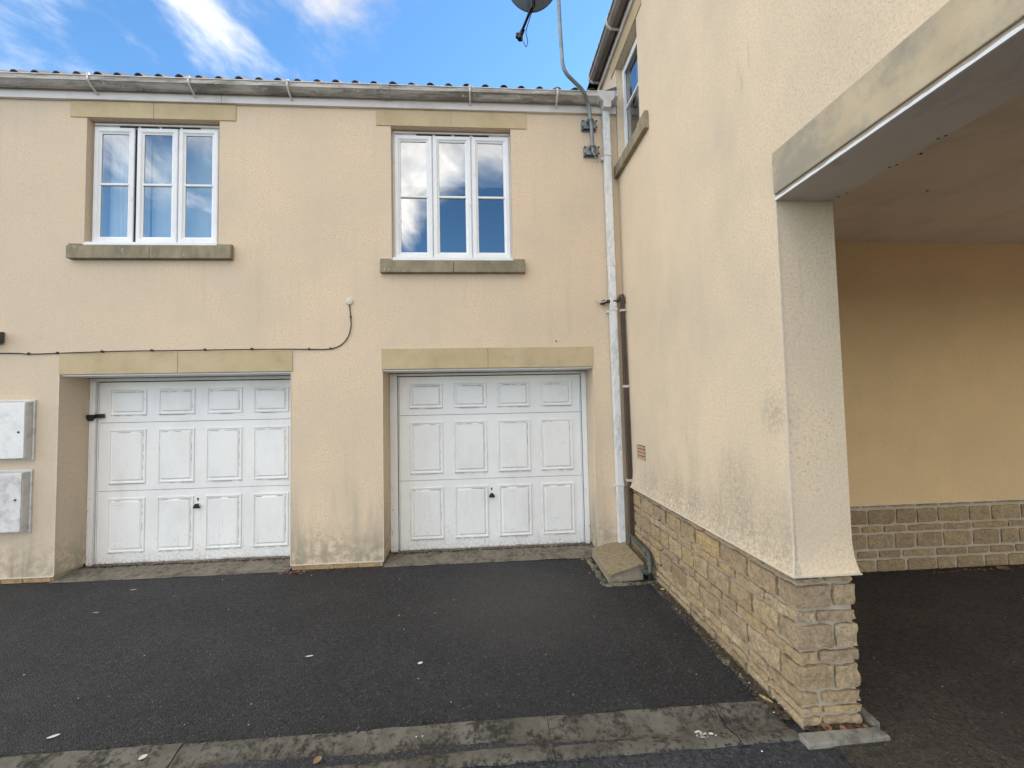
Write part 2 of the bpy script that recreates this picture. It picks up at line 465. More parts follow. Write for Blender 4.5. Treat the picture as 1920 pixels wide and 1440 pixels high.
# mossy concrete (channel / edging)
def concrete(name, a, b, moss, amt, sc=16):
    m, n = mat(name); p = n.pos()
    c = n.mix(n.step(n.noise(p, 4, 6., .65), .3, .7), a, b)
    c = n.mix(n.m('MULTIPLY', n.step(n.m('ADD', n.m('MULTIPLY', n.noise(p, sc, 6., .75), .6), n.m('MULTIPLY', n.noise(p, sc * .22, 3., .6), .4)), .46, .60), amt), c, moss)
    c = n.mix(n.m('MULTIPLY', n.step(n.voro(p, 260, 'F1', 'Distance'), .16, .08), .5), c, (.42, .40, .35))
    finish(n, c, .93, n.noise(p, 70, 5., .7), .006, .8, spec=.25)
    return m


M_CHAN = concrete('mossy_channel_concrete', (.09, .085, .07), (.165, .157, .132), (.026, .025, .021), .9, 34)
M_THRESH = concrete('threshold_concrete', (.16, .145, .115), (.23, .205, .165), (.07, .062, .048), .8, 22)
M_EDGE = concrete('mossy_edging', (.15, .145, .10), (.22, .205, .15), (.045, .045, .03), .9, 22)
M_KERB = concrete('kerb_concrete', (.20, .19, .165), (.31, .295, .255), (.10, .095, .075), .7, 22)
M_BLOCK = concrete('buff_concrete_block', (.33, .275, .215), (.40, .335, .26), (.19, .155, .10), .6, 9)
M_CAP = simple_noise('lichened_cap', (.20, .16, .095), (.37, .30, .19), 30, .95, .004, .8, 70, ((.13, .11, .07), .6, 26, .5, .62), stretch=(1, 2.4, 1))
M_SOIL = simple_noise('dark_debris', (.03, .022, .014), (.075, .055, .035), 30, .95, .006, .9, 60)
M_MOSS = simple_noise('green_moss', (.05, .055, .02), (.09, .09, .04), 30, .95, .006, .9, 60)
M_LEAFB = simple_noise('brown_leaf', (.22, .13, .07), (.32, .20, .11), 30, .8)
M_LEAFY = simple_noise('yellow_green_leaf', (.42, .40, .18), (.52, .46, .22), 30, .7)
M_PAPER = simple_noise('pale_scrap', (.55, .56, .52), (.68, .68, .64), 30, .8)
M_RED = simple_noise('dark_red_leaf', (.10, .035, .03), (.15, .05, .04), 30, .8)

# window glass: reflecting sheet that still lets the room be seen
m, n = mat('window_glass')
geo = n.add('ShaderNodeNewGeometry')
cosi = n.m('ABSOLUTE', n.v('DOT_PRODUCT', geo.outputs['Incoming'], geo.outputs['Normal']))
fr = n.m('POWER', n.m('SUBTRACT', 1., cosi), 5.)
fac = n.m('ADD', .27, n.m('MULTIPLY', fr, .7), clamp=True)
p = n.pos()
wob = n.add('ShaderNodeBump', {'Height': n.noise(p, 1.3, 1.), 'Distance': .004, 'Strength': .25})
gl = n.add('ShaderNodeBsdfGlossy', {'Color': (.93, .97, 1.0), 'Roughness': 0.0, 'Normal': wob.outputs[0]})
tr = n.add('ShaderNodeBsdfTransparent', {'Color': (.82, .87, .86)})
n.add('ShaderNodeOutputMaterial', {0: n.add('ShaderNodeMixShader', {0: fac, 1: tr, 2: gl})})
M_GLASS = m

# ------------------------------------------------------------------ ground
GZ = -.03


def sheet(name, x0, x1, y0, y1, z, mt, step=None):
    mb = MB()
    mb.quad((x0, y0, z), (x1, y0, z), (x1, y1, z), (x0, y1, z))
    return tag(mb.build(name, mt), kind='structure')


sheet('ground', -600, 600, -600, 600, GZ - .02, M_ROAD)
# forecourt surfacing, gently uneven, with a ragged edge at the thresholds
fc = MB(); nx, ny = 90, 26
x0, x1, y0, y1 = -9.5, -.075, -2.305, .06
for j in range(ny + 1):
    for i in range(nx + 1):
        X = x0 + (x1 - x0) * i / nx; Y = y0 + (y1 - y0) * j / ny
        if j == ny: Y += .035 * noise.noise(Vector((X * 6, 1, 0))) - .02 - .03 * (X > -3)
        if i == nx: X += .012 * noise.noise(Vector((Y * 9, 5, 0)))
        fc.v.append((X, Y, GZ + .004 * noise.noise(Vector((X * .8, Y * .8, 0)))))
for j in range(ny):
    for i in range(nx):
        a = j * (nx + 1) + i; fc.f.append((a, a + 1, a + nx + 2, a + nx + 1))
tag(fc.build('forecourt', M_ASPH, smooth=True), kind='structure')
sheet('road', -60, 60, -40, -2.552, GZ - .006, M_ROAD)
sheet('passage_floor', .06, 8.3, -6.4, -.70, GZ + .0, M_PASS)

# concrete drainage channel along the forecourt
prof = [(-2.562, GZ - .006), (-2.555, GZ + .006), (-2.52, GZ + .008), (-2.475, GZ - .008), (-2.43, GZ - .018), (-2.385, GZ - .008), (-2.34, GZ + .008), (-2.302, GZ + .010), (-2.296, GZ - .002)]
chn = bpy.data.objects.new('drainage_channel', None); C.objects.link(chn); chn.location = (-4.5, -2.43, GZ); chn['kind'] = 'structure'
X0 = -9.5
while X0 < -.06:
    X1 = min(X0 + .914, -.05)
    if X1 > -.3: X1 = -.05
    ch = MB(); N = 16; dz_ = random.uniform(-.003, .003); tl = random.uniform(-.004, .004)
    for i in range(N + 1):
        X = X0 + .0015 + (X1 - X0 - .003) * i / N
        for k, (Y, Z) in enumerate(prof):
            j_ = .010 * noise.noise(Vector((X * 7, k // 7 * 3.1, 2))) + .008 * noise.noise(Vector((X * 31, k // 7, 2))) if k in (0, 1, 7, 8) else 0
            ch.v.append((X, Y + j_, Z + dz_ + tl * i / N + .002 * noise.noise(Vector((X * 9, Y * 19, 0)))))
    for i in range(N):
        for k in range(len(prof) - 1):
            a = i * len(prof) + k; ch.f.append((a, a + len(prof), a + len(prof) + 1, a + 1))
    ch.build('channel_unit', M_CHAN, chn, smooth=True)
    X0 = X1
sheet('channel_bed', -9.5, -.05, -2.56, -2.30, GZ - .0225, M_ROAD)
# wet soil silted in the channel
silt = MB()
N = 160
for i in range(N):
    X = -5.2 + 4.4 * i / N; X2 = -5.2 + 4.4 * (i + 1) / N
    w = lambda q: max(.0005, (.042 + .05 * noise.noise(Vector((q * 3.1, 9, 0))) + .012 * noise.noise(Vector((q * 17, 1, 0)))) * min(1, (q + 5.2) * 2, (-.8 - q) * 1.4))
    o_ = lambda q: -2.475 + .02 * noise.noise(Vector((q * 2.1, 3, 0)))
    silt.quad((X, o_(X) - w(X), GZ - .0075), (X2, o_(X2) - w(X2), GZ - .0075), (X2, o_(X2) + w(X2), GZ - .007), (X, o_(X) + w(X), GZ - .007))
tag(silt.build('channel_silt', M_ROAD), kind='structure')
# concrete strip along the foot of the wing wall
eg = MB(); N = 70
for i in range(N + 1):
    Y = -2.30 + 1.62 * i / N
    t = (Y + 2.30) / 1.62
    xo = -.085 + .03 * noise.noise(Vector((Y * 6, 0, 1)))
    eg.v += [(xo, Y, GZ + .003), (-.05, Y, GZ + .009 + .004 * noise.noise(Vector((Y * 20, 2, 0)))), (.01, Y, GZ + .012)]
for i in range(N):
    for k in range(2):
        a = i * 3 + k; eg.f.append((a, a + 1, a + 4, a + 3))
tag(eg.build('edging_strip', M_EDGE, smooth=True), kind='structure')


# thresholds
def threshold(xa, xb):
    mb = MB(); N = 40; prof = [(-.05, GZ + .004), (.04, GZ + .012), (.20, GZ + .030), (.285, GZ + .034), (.290, -.003), (.42, -.001)]
    for i in range(N + 1):
        X = xa + (xb - xa) * i / N
        for k, (Y, Z) in enumerate(prof):
            mb.v.append((X, Y + .008 * noise.noise(Vector((X * 6, k, 4))), Z + .004 * noise.noise(Vector((X * 4, k * 2.2, 0)))))
    L = len(prof)
    for i in range(N):
        for k in range(L - 1):
            a = i * L + k; mb.f.append((a, a + L, a + L + 1, a + 1))
    return tag(mb.build('threshold', M_THRESH, smooth=True), kind='structure')


threshold(-5.862, -3.590); threshold(-2.641, -.354)

# kerbs hugging the foot of the pillar
kb = MB()
kb.hexa([(-.065, -2.62, GZ - .01), (.365, -2.612, GZ - .01), (.352, -2.548, GZ - .01), (-.065, -2.548, GZ - .01),
         (-.062, -2.617, -.012), (.362, -2.609, -.010), (.351, -2.548, -.008), (-.062, -2.548, -.008)])
ko = tag(kb.build('kerb', M_KERB, bevel=.006), kind='structure')
kb = MB()
kb.hexa([(.340, -2.544, GZ - .01), (.375, -2.544, GZ - .01), (.40, -2.38, GZ - .01), (.340, -2.38, GZ - .01),
         (.340, -2.544, .006), (.374, -2.544, .006), (.398, -2.38, .0), (.340, -2.38, .0)])
tag(kb.build('kerb_return', M_KERB, bevel=.005), kind='structure')

# ------------------------------------------------------------------ back building
GB = thing('garage_building', (-4.5, 2.5, 0), 'long cream rendered range with two white garage doors under two casement windows', 'building')
OPEN = [(-5.864, -3.588, -.06, 2.028), (-2.643, -.352, -.06, 2.030)]
WINS = [(-5.663, -4.335, 3.374, 4.729), (-2.536, -1.214, 3.222, 4.720)]


def wall_grid(axis, const, u0, u1, v0, v1, holes, depth, mb=None, inward=1):
    """front face with rectangular holes plus their reveals. axis 'y': plane y=const, u = x ; axis 'x': u = y"""
    mb = mb or MB()
    P = (lambda u, v, d_=0: (u, const + d_ * inward, v)) if axis == 'y' else (lambda u, v, d_=0: (const + d_ * inward, u, v))
    us = sorted({u0, u1, *[h[0] for h in holes], *[h[1] for h in holes]}); vs = sorted({v0, v1, *[h[2] for h in holes], *[h[3] for h in holes]})
    us = [u for u in us if u0 <= u <= u1]; vs = [v for v in vs if v0 <= v <= v1]
    for a, b in zip(us, us[1:]):
        for c_, d_ in zip(vs, vs[1:]):
            mu, mv = (a + b) / 2, (c_ + d_) / 2
            if any(h[0] < mu < h[1] and h[2] < mv < h[3] for h in holes): continue
            mb.quad(P(a, c_), P(b, c_), P(b, d_), P(a, d_))
    for h in holes:
        a, b, c_, d_ = h; open_foot = c_ < v0; c_ = max(c_, v0); d_ = min(d_, v1); D = depth
        for q in (((a, c_), (a, d_)), ((b, c_), (b, d_)), ((a, d_), (b, d_)), ((a, c_), (b, c_)))[:3 if open_foot else 4]:
            mb.quad(P(*q[0]), P(*q[1]), P(*q[1], D), P(*q[0], D))
    return mb


wl = wall_grid('y', 0, -10, 0, .022, 5.02, OPEN + WINS, .36)
wl.quad((-10, 0, .022), (-10, 6, .022), (-10, 6, 5.02), (-10, 0, 5.02))
wl.quad((-10, 6, .022), (0, 6, .022), (0, 6, 5.02), (-10, 6, 5.02))
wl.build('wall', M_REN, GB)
# stone course peeping out under the render, and the thin white stop bead
for a, b in ((-10, -5.866), (-3.586, -2.645), (-.350, -.004)):
    B((a + .012, .008, -.1), (b - .012, .33, .018)).build('base_course', M_MORTAR, GB)
    B((a, -.008, .016), (b, .004, .024)).build('stop_bead', M_BEAD, GB)
for h in OPEN:
    for X in (h[0], h[1]):
        B((X - .003, -.003, .024), (X + .003, .003, 2.02)).build('corner_bead', M_BEAD, GB)
k = 0
for a, b in ((-7.2, -5.866), (-3.586, -2.645)):
    X = a + .02
    while X < b - .06:
        w_ = min(random.uniform(.16, .3), b - .012 - X)
        B((X, -.001, -.035), (X + w_ - .012, .05, .013)).build('stone', M_STONE_IN, GB, bevel=.004); X += w_

# lintels, each of two cast stones
for (xa, xm, xb, za, zb) in ((-5.864, -4.718, -3.572, 2.030, 2.248), (-2.650, -1.512, -.354, 2.034, 2.255),
                             (-5.824, -4.998, -4.165, 4.731, 4.904), (-2.692, -1.874, -1.037, 4.722, 4.904)):
    lo = B((xa, -.010, za), (xm - .003, .10, zb)).build('lintel_stone', M_LINTEL, GB, bevel=.003)
    B((xm + .003, -.010, za), (xb, .10, zb)).build('lintel_stone', M_LINTEL, GB, bevel=.003)
    B((xm - .003, -.004, za), (xm + .003, .09, zb)).build('lintel_joint', M_MORTAR, GB)
# sills, each of two weathered stones with a stooled end
for (xa, xb, za, zb, wa, wb) in ((-5.781, -4.179, 3.215, 3.345, -5.663, -4.335), (-2.650, -1.086, 3.072, 3.198, -2.536, -1.214)):
    xm = (xa + xb) / 2
    for a, b in ((xa, xm - .002), (xm + .002, xb)):
        mb = MB().prism([(-.062, za + .0), (.0, za), (.09, za), (.09, zb + .016), (.0, zb + .012), (-.062, zb)], a, b, 'x')
        mb.build('sill_stone', M_SILL, GB, bevel=.005)
    for a, b in ((xa + .002, wa - .004), (wb + .004, xb - .002)):
        B((a, -.040, zb + .004), (b, -.002, zb + .028)).build('sill_stool', M_SILL, GB, bevel=.004)


def window(parent, xa, xb, za, zb, cas, barz, vent=True, mt=M_UPVC):
    """PVC casement window seen from -Y, frame face at y=.085; cas = list of (x0,x1,opening)"""
    Y = .085
    w_ = MB(); t = .042
    w_.box((xa, Y, za), (xa + t, Y + .06, zb)); w_.box((xb - t, Y, za), (xb, Y + .06, zb))
    w_.box((xa + t, Y, za), (xb - t, Y + .06, za + t)); w_.box((xa + t, Y, zb - .06), (xb - t, Y + .06, zb))
    for (a, b, _), (a2, b2, _) in zip(cas, cas[1:]):
        w_.box(((b + a2) / 2 - .02, Y + .001, za + t), ((b + a2) / 2 + .02, Y + .059, zb - .06))
    win = w_.build('window', mt, parent, bevel=.003)
    B((xa + .01, -.012, za - .004), (xb - .006, Y + .01, za + .028)).build('window_board', mt, win, bevel=.004)
    B((xa + .02, Y - .022, zb - .034), (xb - .02, Y - .001, zb - .016)).build('head_trim', M_FASCIA, win, bevel=.003)
    if vent:
        L = xb - xa
        for i in range(4):
            a = xa + L * (.20 + .16 * i)
            B((a, Y - .012, zb - .051), (a + L * .135, Y - .0005, zb - .0385)).build('trickle_vent', M_GAP, win)
    for (a, b, ang) in cas:
        z0, z1 = za + .048, zb - .057
        cm = MB().ring(a + .003, b - .003, z0, z1, [(0, .024), (0, 0), (.006, -.006), (.040, -.006), (.052, .004), (.066, .010), (.066, .03)], Y - .018)
        co = cm.build('casement', mt, win)
        g0, g1, h0, h1 = a + .066, b - .069 + .003, z0 + .064, z1 - .064
        MB().quad((g0, Y, h0), (g1, Y, h0), (g1, Y, barz - .010), (g0, Y, barz - .010)).build('pane', M_GLASS, win)
        MB().quad((g0, Y, barz + .010), (g1, Y, barz + .010), (g1, Y, h1), (g0, Y, h1)).build('pane', M_GLASS, win)
        MB().ring(g0, g1, h0, h1, [(0, 0), (.004, .001)], Y - .003).build('gasket', M_GAP, win)
        B((g0 - .004, Y - .018, barz - .0115), (g1 + .004, Y + .008, barz + .0115)).build('glazing_bar', mt, win, bevel=.004)
    for a, b in zip(cas, cas[1:]):
        if b[0] - a[1] > .01:
            B((a[1], Y - .012, za + .05), (b[0], Y - .003, zb - .066)).build('open_gap', M_GAP, win)
    return win


w1 = window(GB, *WINS[0], [(-5.645, -5.236, 0), (-5.216, -4.797, 0), (-4.792, -4.384, 0)], 4.055)
w2 = window(GB, *WINS[1], [(-2.515, -2.094, 0), (-2.090, -1.662, 0), (-1.657, -1.232, 0)], 3.965)


def room(x0, x1, z0, z1, depth, parent, y0=.16):
    mb = MB()
    mb.quad((x0, y0 + depth, z0), (x1, y0 + depth, z0), (x1, y0 + depth, z1), (x0, y0 + depth, z1))
    mb.quad((x0, y0, z0), (x0, y0 + depth, z0), (x0, y0 + depth, z1), (x0, y0, z1))
    mb.quad((x1, y0, z0), (x1, y0 + depth, z0), (x1, y0 + depth, z1), (x1, y0, z1))
    mb.quad((x0, y0, z0), (x1, y0, z0), (x1, y0 + depth, z0), (x0, y0 + depth, z0))
    mb.quad((x0, y0, z1), (x1, y0, z1), (x1, y0 + depth, z1), (x0, y0 + depth, z1))
    return mb.build('room', M_ROOM, parent)


room(-6.6, -3.6, 2.6, 4.9, 2.5, GB, .37); room(-3.4, -.5, 2.6, 4.9, 2.5, GB, .37)
# net curtain hanging in folds behind the first casement, pale blind behind the other two
cu = MB(); N = 90
for i in range(N + 1):
    X = -5.60 + .42 * i / N; Yc = .215 + .012 * math.sin(i * .62) + .008 * math.sin(i * .23 + 1)
    cu.v += [(X, Yc, 3.38), (X, Yc, 4.70)]
for i in range(N): cu.f.append((2 * i, 2 * i + 2, 2 * i + 3, 2 * i + 1))
cu.build('net_curtain', M_CURTAIN, GB, smooth=True)
B((-5.175, .235, 3.36), (-4.34, .238, 4.70)).build('blind', M_BLIND, GB)
B((-2.53, .200, 4.15), (-1.22, .203, 4.70)).build('blind', M_BLIND2, GB)


# garage doors
def garage_door(x0, z0, z1, hx0, hx1, handle_x):
    Yd = .372; Wd = 2.134; x1 = x0 + Wd
    fr = MB()
    fr.box((hx0 + .002, .335, z0 - .012), (x0 - .008, .40, 2.010)); fr.box((x1 + .008, .335, z0 - .012), (hx1 - .002, .40, 2.010))
    fr.box((x0 - .006, .336, z1 + .008), (x1 + .006, .40, 2.009))
    door = thing_part('garage_door', GB)
    fr.build('door_frame', M_DOOR, door, bevel=.004)
    B((x0 - .03, .392, z0 - .03), (x1 + .03, .398, z1 + .03)).build('door_seal', M_GAP, door)
    H = z1 - z0
    secs = [(z1 - .2275 * H, z1), (z1 - .607 * H, z1 - .2275 * H), (z0, z1 - .607 * H)]
    for a, b in secs:
        B((x0 + .012, Yd, a + .0022), (x1 - .012, Yd + .018, b - .0022)).build('door_section', M_DOOR, door, bevel=.0015)
    ed = MB()
    for a in (x0, x1 - .009): ed.box((a, Yd - .004, z0), (a + .009, Yd + .018, z1))
    ed.box((x0 + .01, Yd - .004, z0 - .006), (x1 - .01, Yd + .018, z0 + .001))
    ed.build('edge_trim', M_DOOR, door, bevel=.0015)
    prof = [(0, .0), (0, -.0008), (.004, -.012), (.014, -.013), (.018, -.0025), (.030, -.0010), (.034, -.0020), (.048, -.0150), (.052, -.0150)]
    meshes = {}
    for (fa, fb) in ((.039, .187), (.266, .568), (.646, .945)):
        for c0 in (.058, .296, .534, .770):
            a, b = x0 + Wd * c0, x0 + Wd * (c0 + .180)
            zt, zb_ = z1 - fa * H, z1 - fb * H
            MB().panel(a, b, zb_, zt, prof, Yd).build('door_panel', M_DOOR, door)
    gr = MB()  # broken grime lines that also draw in shade to sharpen the moulding relief
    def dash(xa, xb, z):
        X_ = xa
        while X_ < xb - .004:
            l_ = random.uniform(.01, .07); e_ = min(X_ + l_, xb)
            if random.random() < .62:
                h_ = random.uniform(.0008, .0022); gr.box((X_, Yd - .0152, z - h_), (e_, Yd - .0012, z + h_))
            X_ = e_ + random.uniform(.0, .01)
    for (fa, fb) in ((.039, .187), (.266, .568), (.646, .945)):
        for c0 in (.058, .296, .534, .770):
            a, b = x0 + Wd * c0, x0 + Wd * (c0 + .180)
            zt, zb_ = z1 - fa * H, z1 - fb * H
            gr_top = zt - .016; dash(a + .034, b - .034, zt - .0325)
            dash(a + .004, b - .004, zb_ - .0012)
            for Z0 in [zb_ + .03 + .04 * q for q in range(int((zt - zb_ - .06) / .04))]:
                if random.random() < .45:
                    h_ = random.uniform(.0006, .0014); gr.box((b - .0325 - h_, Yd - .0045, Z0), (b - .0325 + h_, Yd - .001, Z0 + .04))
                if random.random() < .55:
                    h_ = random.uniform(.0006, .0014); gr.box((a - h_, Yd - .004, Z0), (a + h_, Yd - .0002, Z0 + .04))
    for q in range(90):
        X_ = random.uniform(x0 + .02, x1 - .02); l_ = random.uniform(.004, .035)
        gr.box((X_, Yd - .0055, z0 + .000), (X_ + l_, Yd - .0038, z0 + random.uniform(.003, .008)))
    go = gr.build('moulding_grime_shade', M_GRIME_SHADE, door); go['kind'] = 'stuff'
    hz = .600
    hd = MB(); hd.prism([(handle_x - .034, hz - .038), (handle_x + .034, hz - .038), (handle_x + .032, hz - .018), (handle_x + .012, hz + .012), (handle_x - .012, hz + .012), (handle_x - .032, hz - .018)], Yd - .034, Yd - .020, 'y')
    ho = hd.build('handle', M_BLACK, door, bevel=.003)
    kx = MB().tube([(handle_x, Yd + .001, hz + .0), (handle_x, Yd - .022, hz)], .011, 12)
    kx.tube([(handle_x, Yd + .001, hz + .062), (handle_x, Yd - .004, hz + .062)], .010, 12)
    kx.box((handle_x - .006, Yd - .003, hz + .040), (handle_x + .006, Yd + .001, hz + .058))
    kx.build('lock', M_BLACK, door)
    return door


def thing_part(name, parent):
    o = bpy.data.objects.new(name, None); C.objects.link(o); o.parent = parent
    return o


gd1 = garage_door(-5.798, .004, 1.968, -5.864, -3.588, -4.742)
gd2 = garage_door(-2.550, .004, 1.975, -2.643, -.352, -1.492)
hp = MB().box((-5.862, .300, 1.572), (-5.790, .334, 1.615)).box((-5.79, .325, 1.578), (-5.725, .366, 1.622))
hp.prism([(-5.858, 1.574), (-5.80, 1.574), (-5.815, 1.548), (-5.845, 1.548)], .300, .334, 'y')
hp.build('hasp', M_BLACK, GB, bevel=.003)
# white boards closing the head of each garage opening
for (a, b, c_, d_) in OPEN:
    B((a + .003, .015, d_ - .014), (b - .003, .338, d_ - .002)).build('soffit_board', M_UPVC, GB)
# dark insides of the garages
for (a, b) in ((-6.2, -3.4), (-3.0, -.1)):
    B((a, .42, -.05), (b, .44, 2.3)).build('garage_backing', M_GAP, GB)

# fascia in two lengths
for a, b in ((-10, -4.304), (-4.300, -.004)):
    MB().prism([(-.034, 4.908), (-.034, 5.055), (-.002, 5.055), (-.002, 4.906)], a, b, 'x').build('fascia_board', M_FASCIA, GB, bevel=.002)
# gutter
gp = [(-.040, 5.058), (-.040, 5.002), (-.062, 4.987), (-.098, 4.989), (-.140, 5.022), (-.150, 5.026), (-.150, 5.068), (-.157, 5.070), (-.157, 5.079),
      (-.146, 5.079), (-.143, 5.028), (-.134, 5.026), (-.096, 4.995), (-.064, 4.993), (-.046, 5.005), (-.046, 5.058)]
gt = MB(); N = 60
for a, b in ((-10, -2.57), (-2.562, -.015)): gt.prism(gp, a, b, 'x')
gut = gt.build('gutter', M_GUTTER, GB)
big = [(y * 1.0 - .004 if y < -.05 else y, z - .004 if z < 5.0 else z + .002) for y, z in gp]


def collar(a, b, m_=M_UPVC, name='gutter_union', off=.006):
    pr_ = [(-.038, 5.06), (-.038, 4.998), (-.060, 4.987 - off), (-.100, 4.989 - off), (-.142 - off * .5, 5.021 - off), (-.150 - off, 5.026), (-.159 - off * .5, 5.068), (-.161, 5.082), (-.14, 5.084), (-.14, 5.03), (-.095, 4.98), (-.046, 4.99), (-.046, 5.06)]
    return MB().prism(pr_, a, b, 'x').build(name, m_, GB)


for X in (-2.606, -2.530): collar(X - .012, X + .012, M_GUTTER)
collar(-2.600, -2.535, M_GUTTER, off=.003)
for X in (-.245, -.232): collar(X - .006, X + .006, M_FASCIA)
collar(-.075, -.06, M_FASCIA); collar(-.03, -.018, M_FASCIA)
# strap brackets
def bp_x(X): return X
for X in (-5.53, -4.555, -3.57, -1.66, -.70):
    mb = MB()
    for (y0_, z0_), (y1_, z1_) in (((-.164, 5.086), (-.164, 5.030)), ((-.164, 5.030), (-.150, 5.012)), ((-.150, 5.012), (-.100, 4.974)), ((-.100, 4.974), (-.036, 4.945))):
        mb.hexa([(X - .009, y0_, z0_), (X + .009, y0_, z0_), (X + .009, y1_, z1_), (X - .009, y1_, z1_),
                 (X - .009, y0_ + .004, z0_ + .006), (X + .009, y0_ + .004, z0_ + .006), (X + .009, y1_ + .004, z1_ + .006), (X - .009, y1_ + .004, z1_ + .006)])
    mb.box((X - .014, -.166, 5.078), (X + .014, -.140, 5.090))
    mb.build('gutter_bracket', M_FASCIA, GB)

# downpipe with running outlet
dp = MB()
dp.hexa([(-.140, -.068, .105), (-.066, -.068, .105), (-.066, -.003, .105), (-.140, -.003, .105),
         (-.178, -.100, 4.93), (-.104, -.100, 4.93), (-.104, -.035, 4.93), (-.178, -.035, 4.93)])
dpo = dp.build('downpipe', M_PIPE, GB, bevel=.006)
ot = MB()
ot.prism([(-.232, 5.082), (-.232, 5.02), (-.215, 4.99), (-.190, 4.975), (-.182, 4.96), (-.182, 4.90), (-.100, 4.90), (-.100, 4.96), (-.092, 4.975), (-.070, 4.99), (-.060, 5.02), (-.060, 5.082)], -.158, -.045, 'y')
# prism axis y expects (x,z)
ot.build('gutter_outlet', M_FASCIA, dpo, bevel=.004)
for zc in (4.395, 2.655, .735):
    t = (4.93 - zc) / 4.83; cx_ = -.141 + .038 * t; yf = -.100 + .032 * t
    mb = MB()
    mb.box((cx_ - .042, yf - .006, zc - .012), (cx_ + .042, yf + .070, zc + .012))
    mb.box((cx_ - .062, yf + .05, zc - .030), (cx_ - .036, -.001, zc - .004))
    mb.build('pipe_clip', M_FASCIA, dpo, bevel=.002)
for zc in (3.19,):
    t = (4.93 - zc) / 4.83; cx_ = -.141 + .038 * t; yf = -.100 + .032 * t
    B((cx_ - .0395, yf - .003, zc - .05), (cx_ + .0395, yf + .068, zc)).build('pipe_socket', M_PIPE, dpo, bevel=.002)

# roof of the range: front course of tiles singly, the rest in one sheet
SL = R_(33)
def tile_mesh(L=.34, P=.2, R=.042, th=.012):
    mb = MB(); pts = []
    for k in range(9):
        a = math.pi * k / 8; pts.append((-R * math.cos(a) * 1.15, R * math.sin(a) * 1.1))
    prof = [(-P / 2, 0)] + pts + [(P / 2, 0)]
    prof2 = [(x_, z_ - th) for x_, z_ in prof]
    n_ = len(prof)
    vs = [(x_, 0, z_) for x_, z_ in prof] + [(x_, 0, z_) for x_, z_ in prof2] + [(x_, L, z_) for x_, z_ in prof] + [(x_, L, z_) for x_, z_ in prof2]
    fs = []
    for i in range(n_ - 1):
        fs += [(i, i + 1, n_ + i + 1, n_ + i), (i, i + 1, 2 * n_ + i + 1, 2 * n_ + i), (n_ + i, n_ + i + 1, 3 * n_ + i + 1, 3 * n_ + i)]
    mb.add(vs, fs); return mb


t0 = tile_mesh().build('roof_tile', M_TILE, None, smooth=True)
tme = t0.data
tiles = [t0]
xs = [-6.289 + .2 * i for i in range(-18, 31)]
for i, X in enumerate(xs):
    o = t0 if i == 0 else t0.copy()
    if i: C.objects.link(o)
    o.parent = GB
    o.location = Vector((X + random.uniform(-.004, .004), -.085 + random.uniform(-.004, .004), 5.108 + random.uniform(-.003, .003))) - GB.location
    o.rotation_euler = (SL + random.uniform(-.01, .01), 0, random.uniform(-.01, .01))
tf = MB(); rows = 9
for r in range(rows):
    base_y = -.085 + math.cos(SL) * .30 * (r + 1); base_z = 5.108 + math.sin(SL) * .30 * (r + 1) + .004
    for X in xs:
        pts = [(-.1, 0)] + [(-.045 * math.cos(math.pi * k / 4), .045 * math.sin(math.pi * k / 4)) for k in range(5)] + [(.1, 0)]
        vs = []
        for s_ in (0, .32):
            vs += [(X + a, base_y + math.cos(SL) * s_, base_z + math.sin(SL) * s_ + b) for a, b in pts]
        tf.add(vs, [(i, i + 1, i + 8, i + 7) for i in range(6)])
tfo = tf.build('tile_field', M_TILE, GB); tfo['kind'] = 'stuff'
rf = MB()
rzy = 2.6; rzz = 5.05 + math.tan(SL) * 2.65
rf.quad((-10, -.03, 5.05), (0, -.03, 5.05), (0, rzy, rzz), (-10, rzy, rzz))
rf.quad((-10, 6, 5.0), (0, 6, 5.0), (0, rzy, rzz), (-10, rzy, rzz))
rf.quad((-10, -.03, 5.05), (-10, 6, 5.0), (-10, rzy, rzz))
rf.build('roof', M_TILE, GB)

# ------------------------------------------------------------------ wing house
HB = thing('house_wing', (3.0, -3.0, 0), 'tall cream rendered house on a rough stone plinth, with a covered passage through it', 'building')
YE = -2.500; TH = .320
PZ = .735
WWIN = (-.690, -.045, 4.315, 5.425)      # y0,y1,z0,z1
hw = wall_grid('x', 0, -6.42, YE, 2.94, 5.75, [], .1)
hw = wall_grid('x', 0, YE, 0, PZ + .17, 5.75, [WWIN], .10, hw)
hw.quad((0, 0, 4.9), (0, 6.5, 4.9), (0, 6.5, 5.75), (0, 0, 5.75))
# bell-cast foot flaring out over the plinth
prof = [(0, PZ + .17), (-.003, PZ + .12), (-.010, PZ + .07), (-.022, PZ + .03), (-.034, PZ)]
for (d0, z0_), (d1, z1_) in zip(prof, prof[1:]):
    hw.quad((d0, YE + d0, z0_), (d0, 0, z0_), (d1, 0, z1_), (d1, YE + d1, z1_))
    hw.quad((d0, YE + d0, z0_), (TH - d0 * .25, YE + d0, z0_), (TH - d1 * .25, YE + d1, z1_), (d1, YE + d1, z1_))
    hw.quad((TH - d0 * .25, YE + d0, z0_), (TH - d0 * .25, -.75, z0_), (TH - d1 * .25, -.75, z1_), (TH - d1 * .25, YE + d1, z1_))
hw.quad((-.034, YE - .034, PZ), (TH + .009, YE - .034, PZ), (TH + .009, -.75, PZ), (-.034, -.75, PZ))
hw.quad((0, YE, PZ + .17), (TH, YE, PZ + .17), (TH, YE, 2.96), (0, YE, 2.96))
hw.quad((TH, YE, PZ + .17), (TH, -.75, PZ + .17), (TH, -.75, 3.16), (TH, YE, 3.16))
hwo = hw.build('wall', M_WING, HB)
cb = MB()
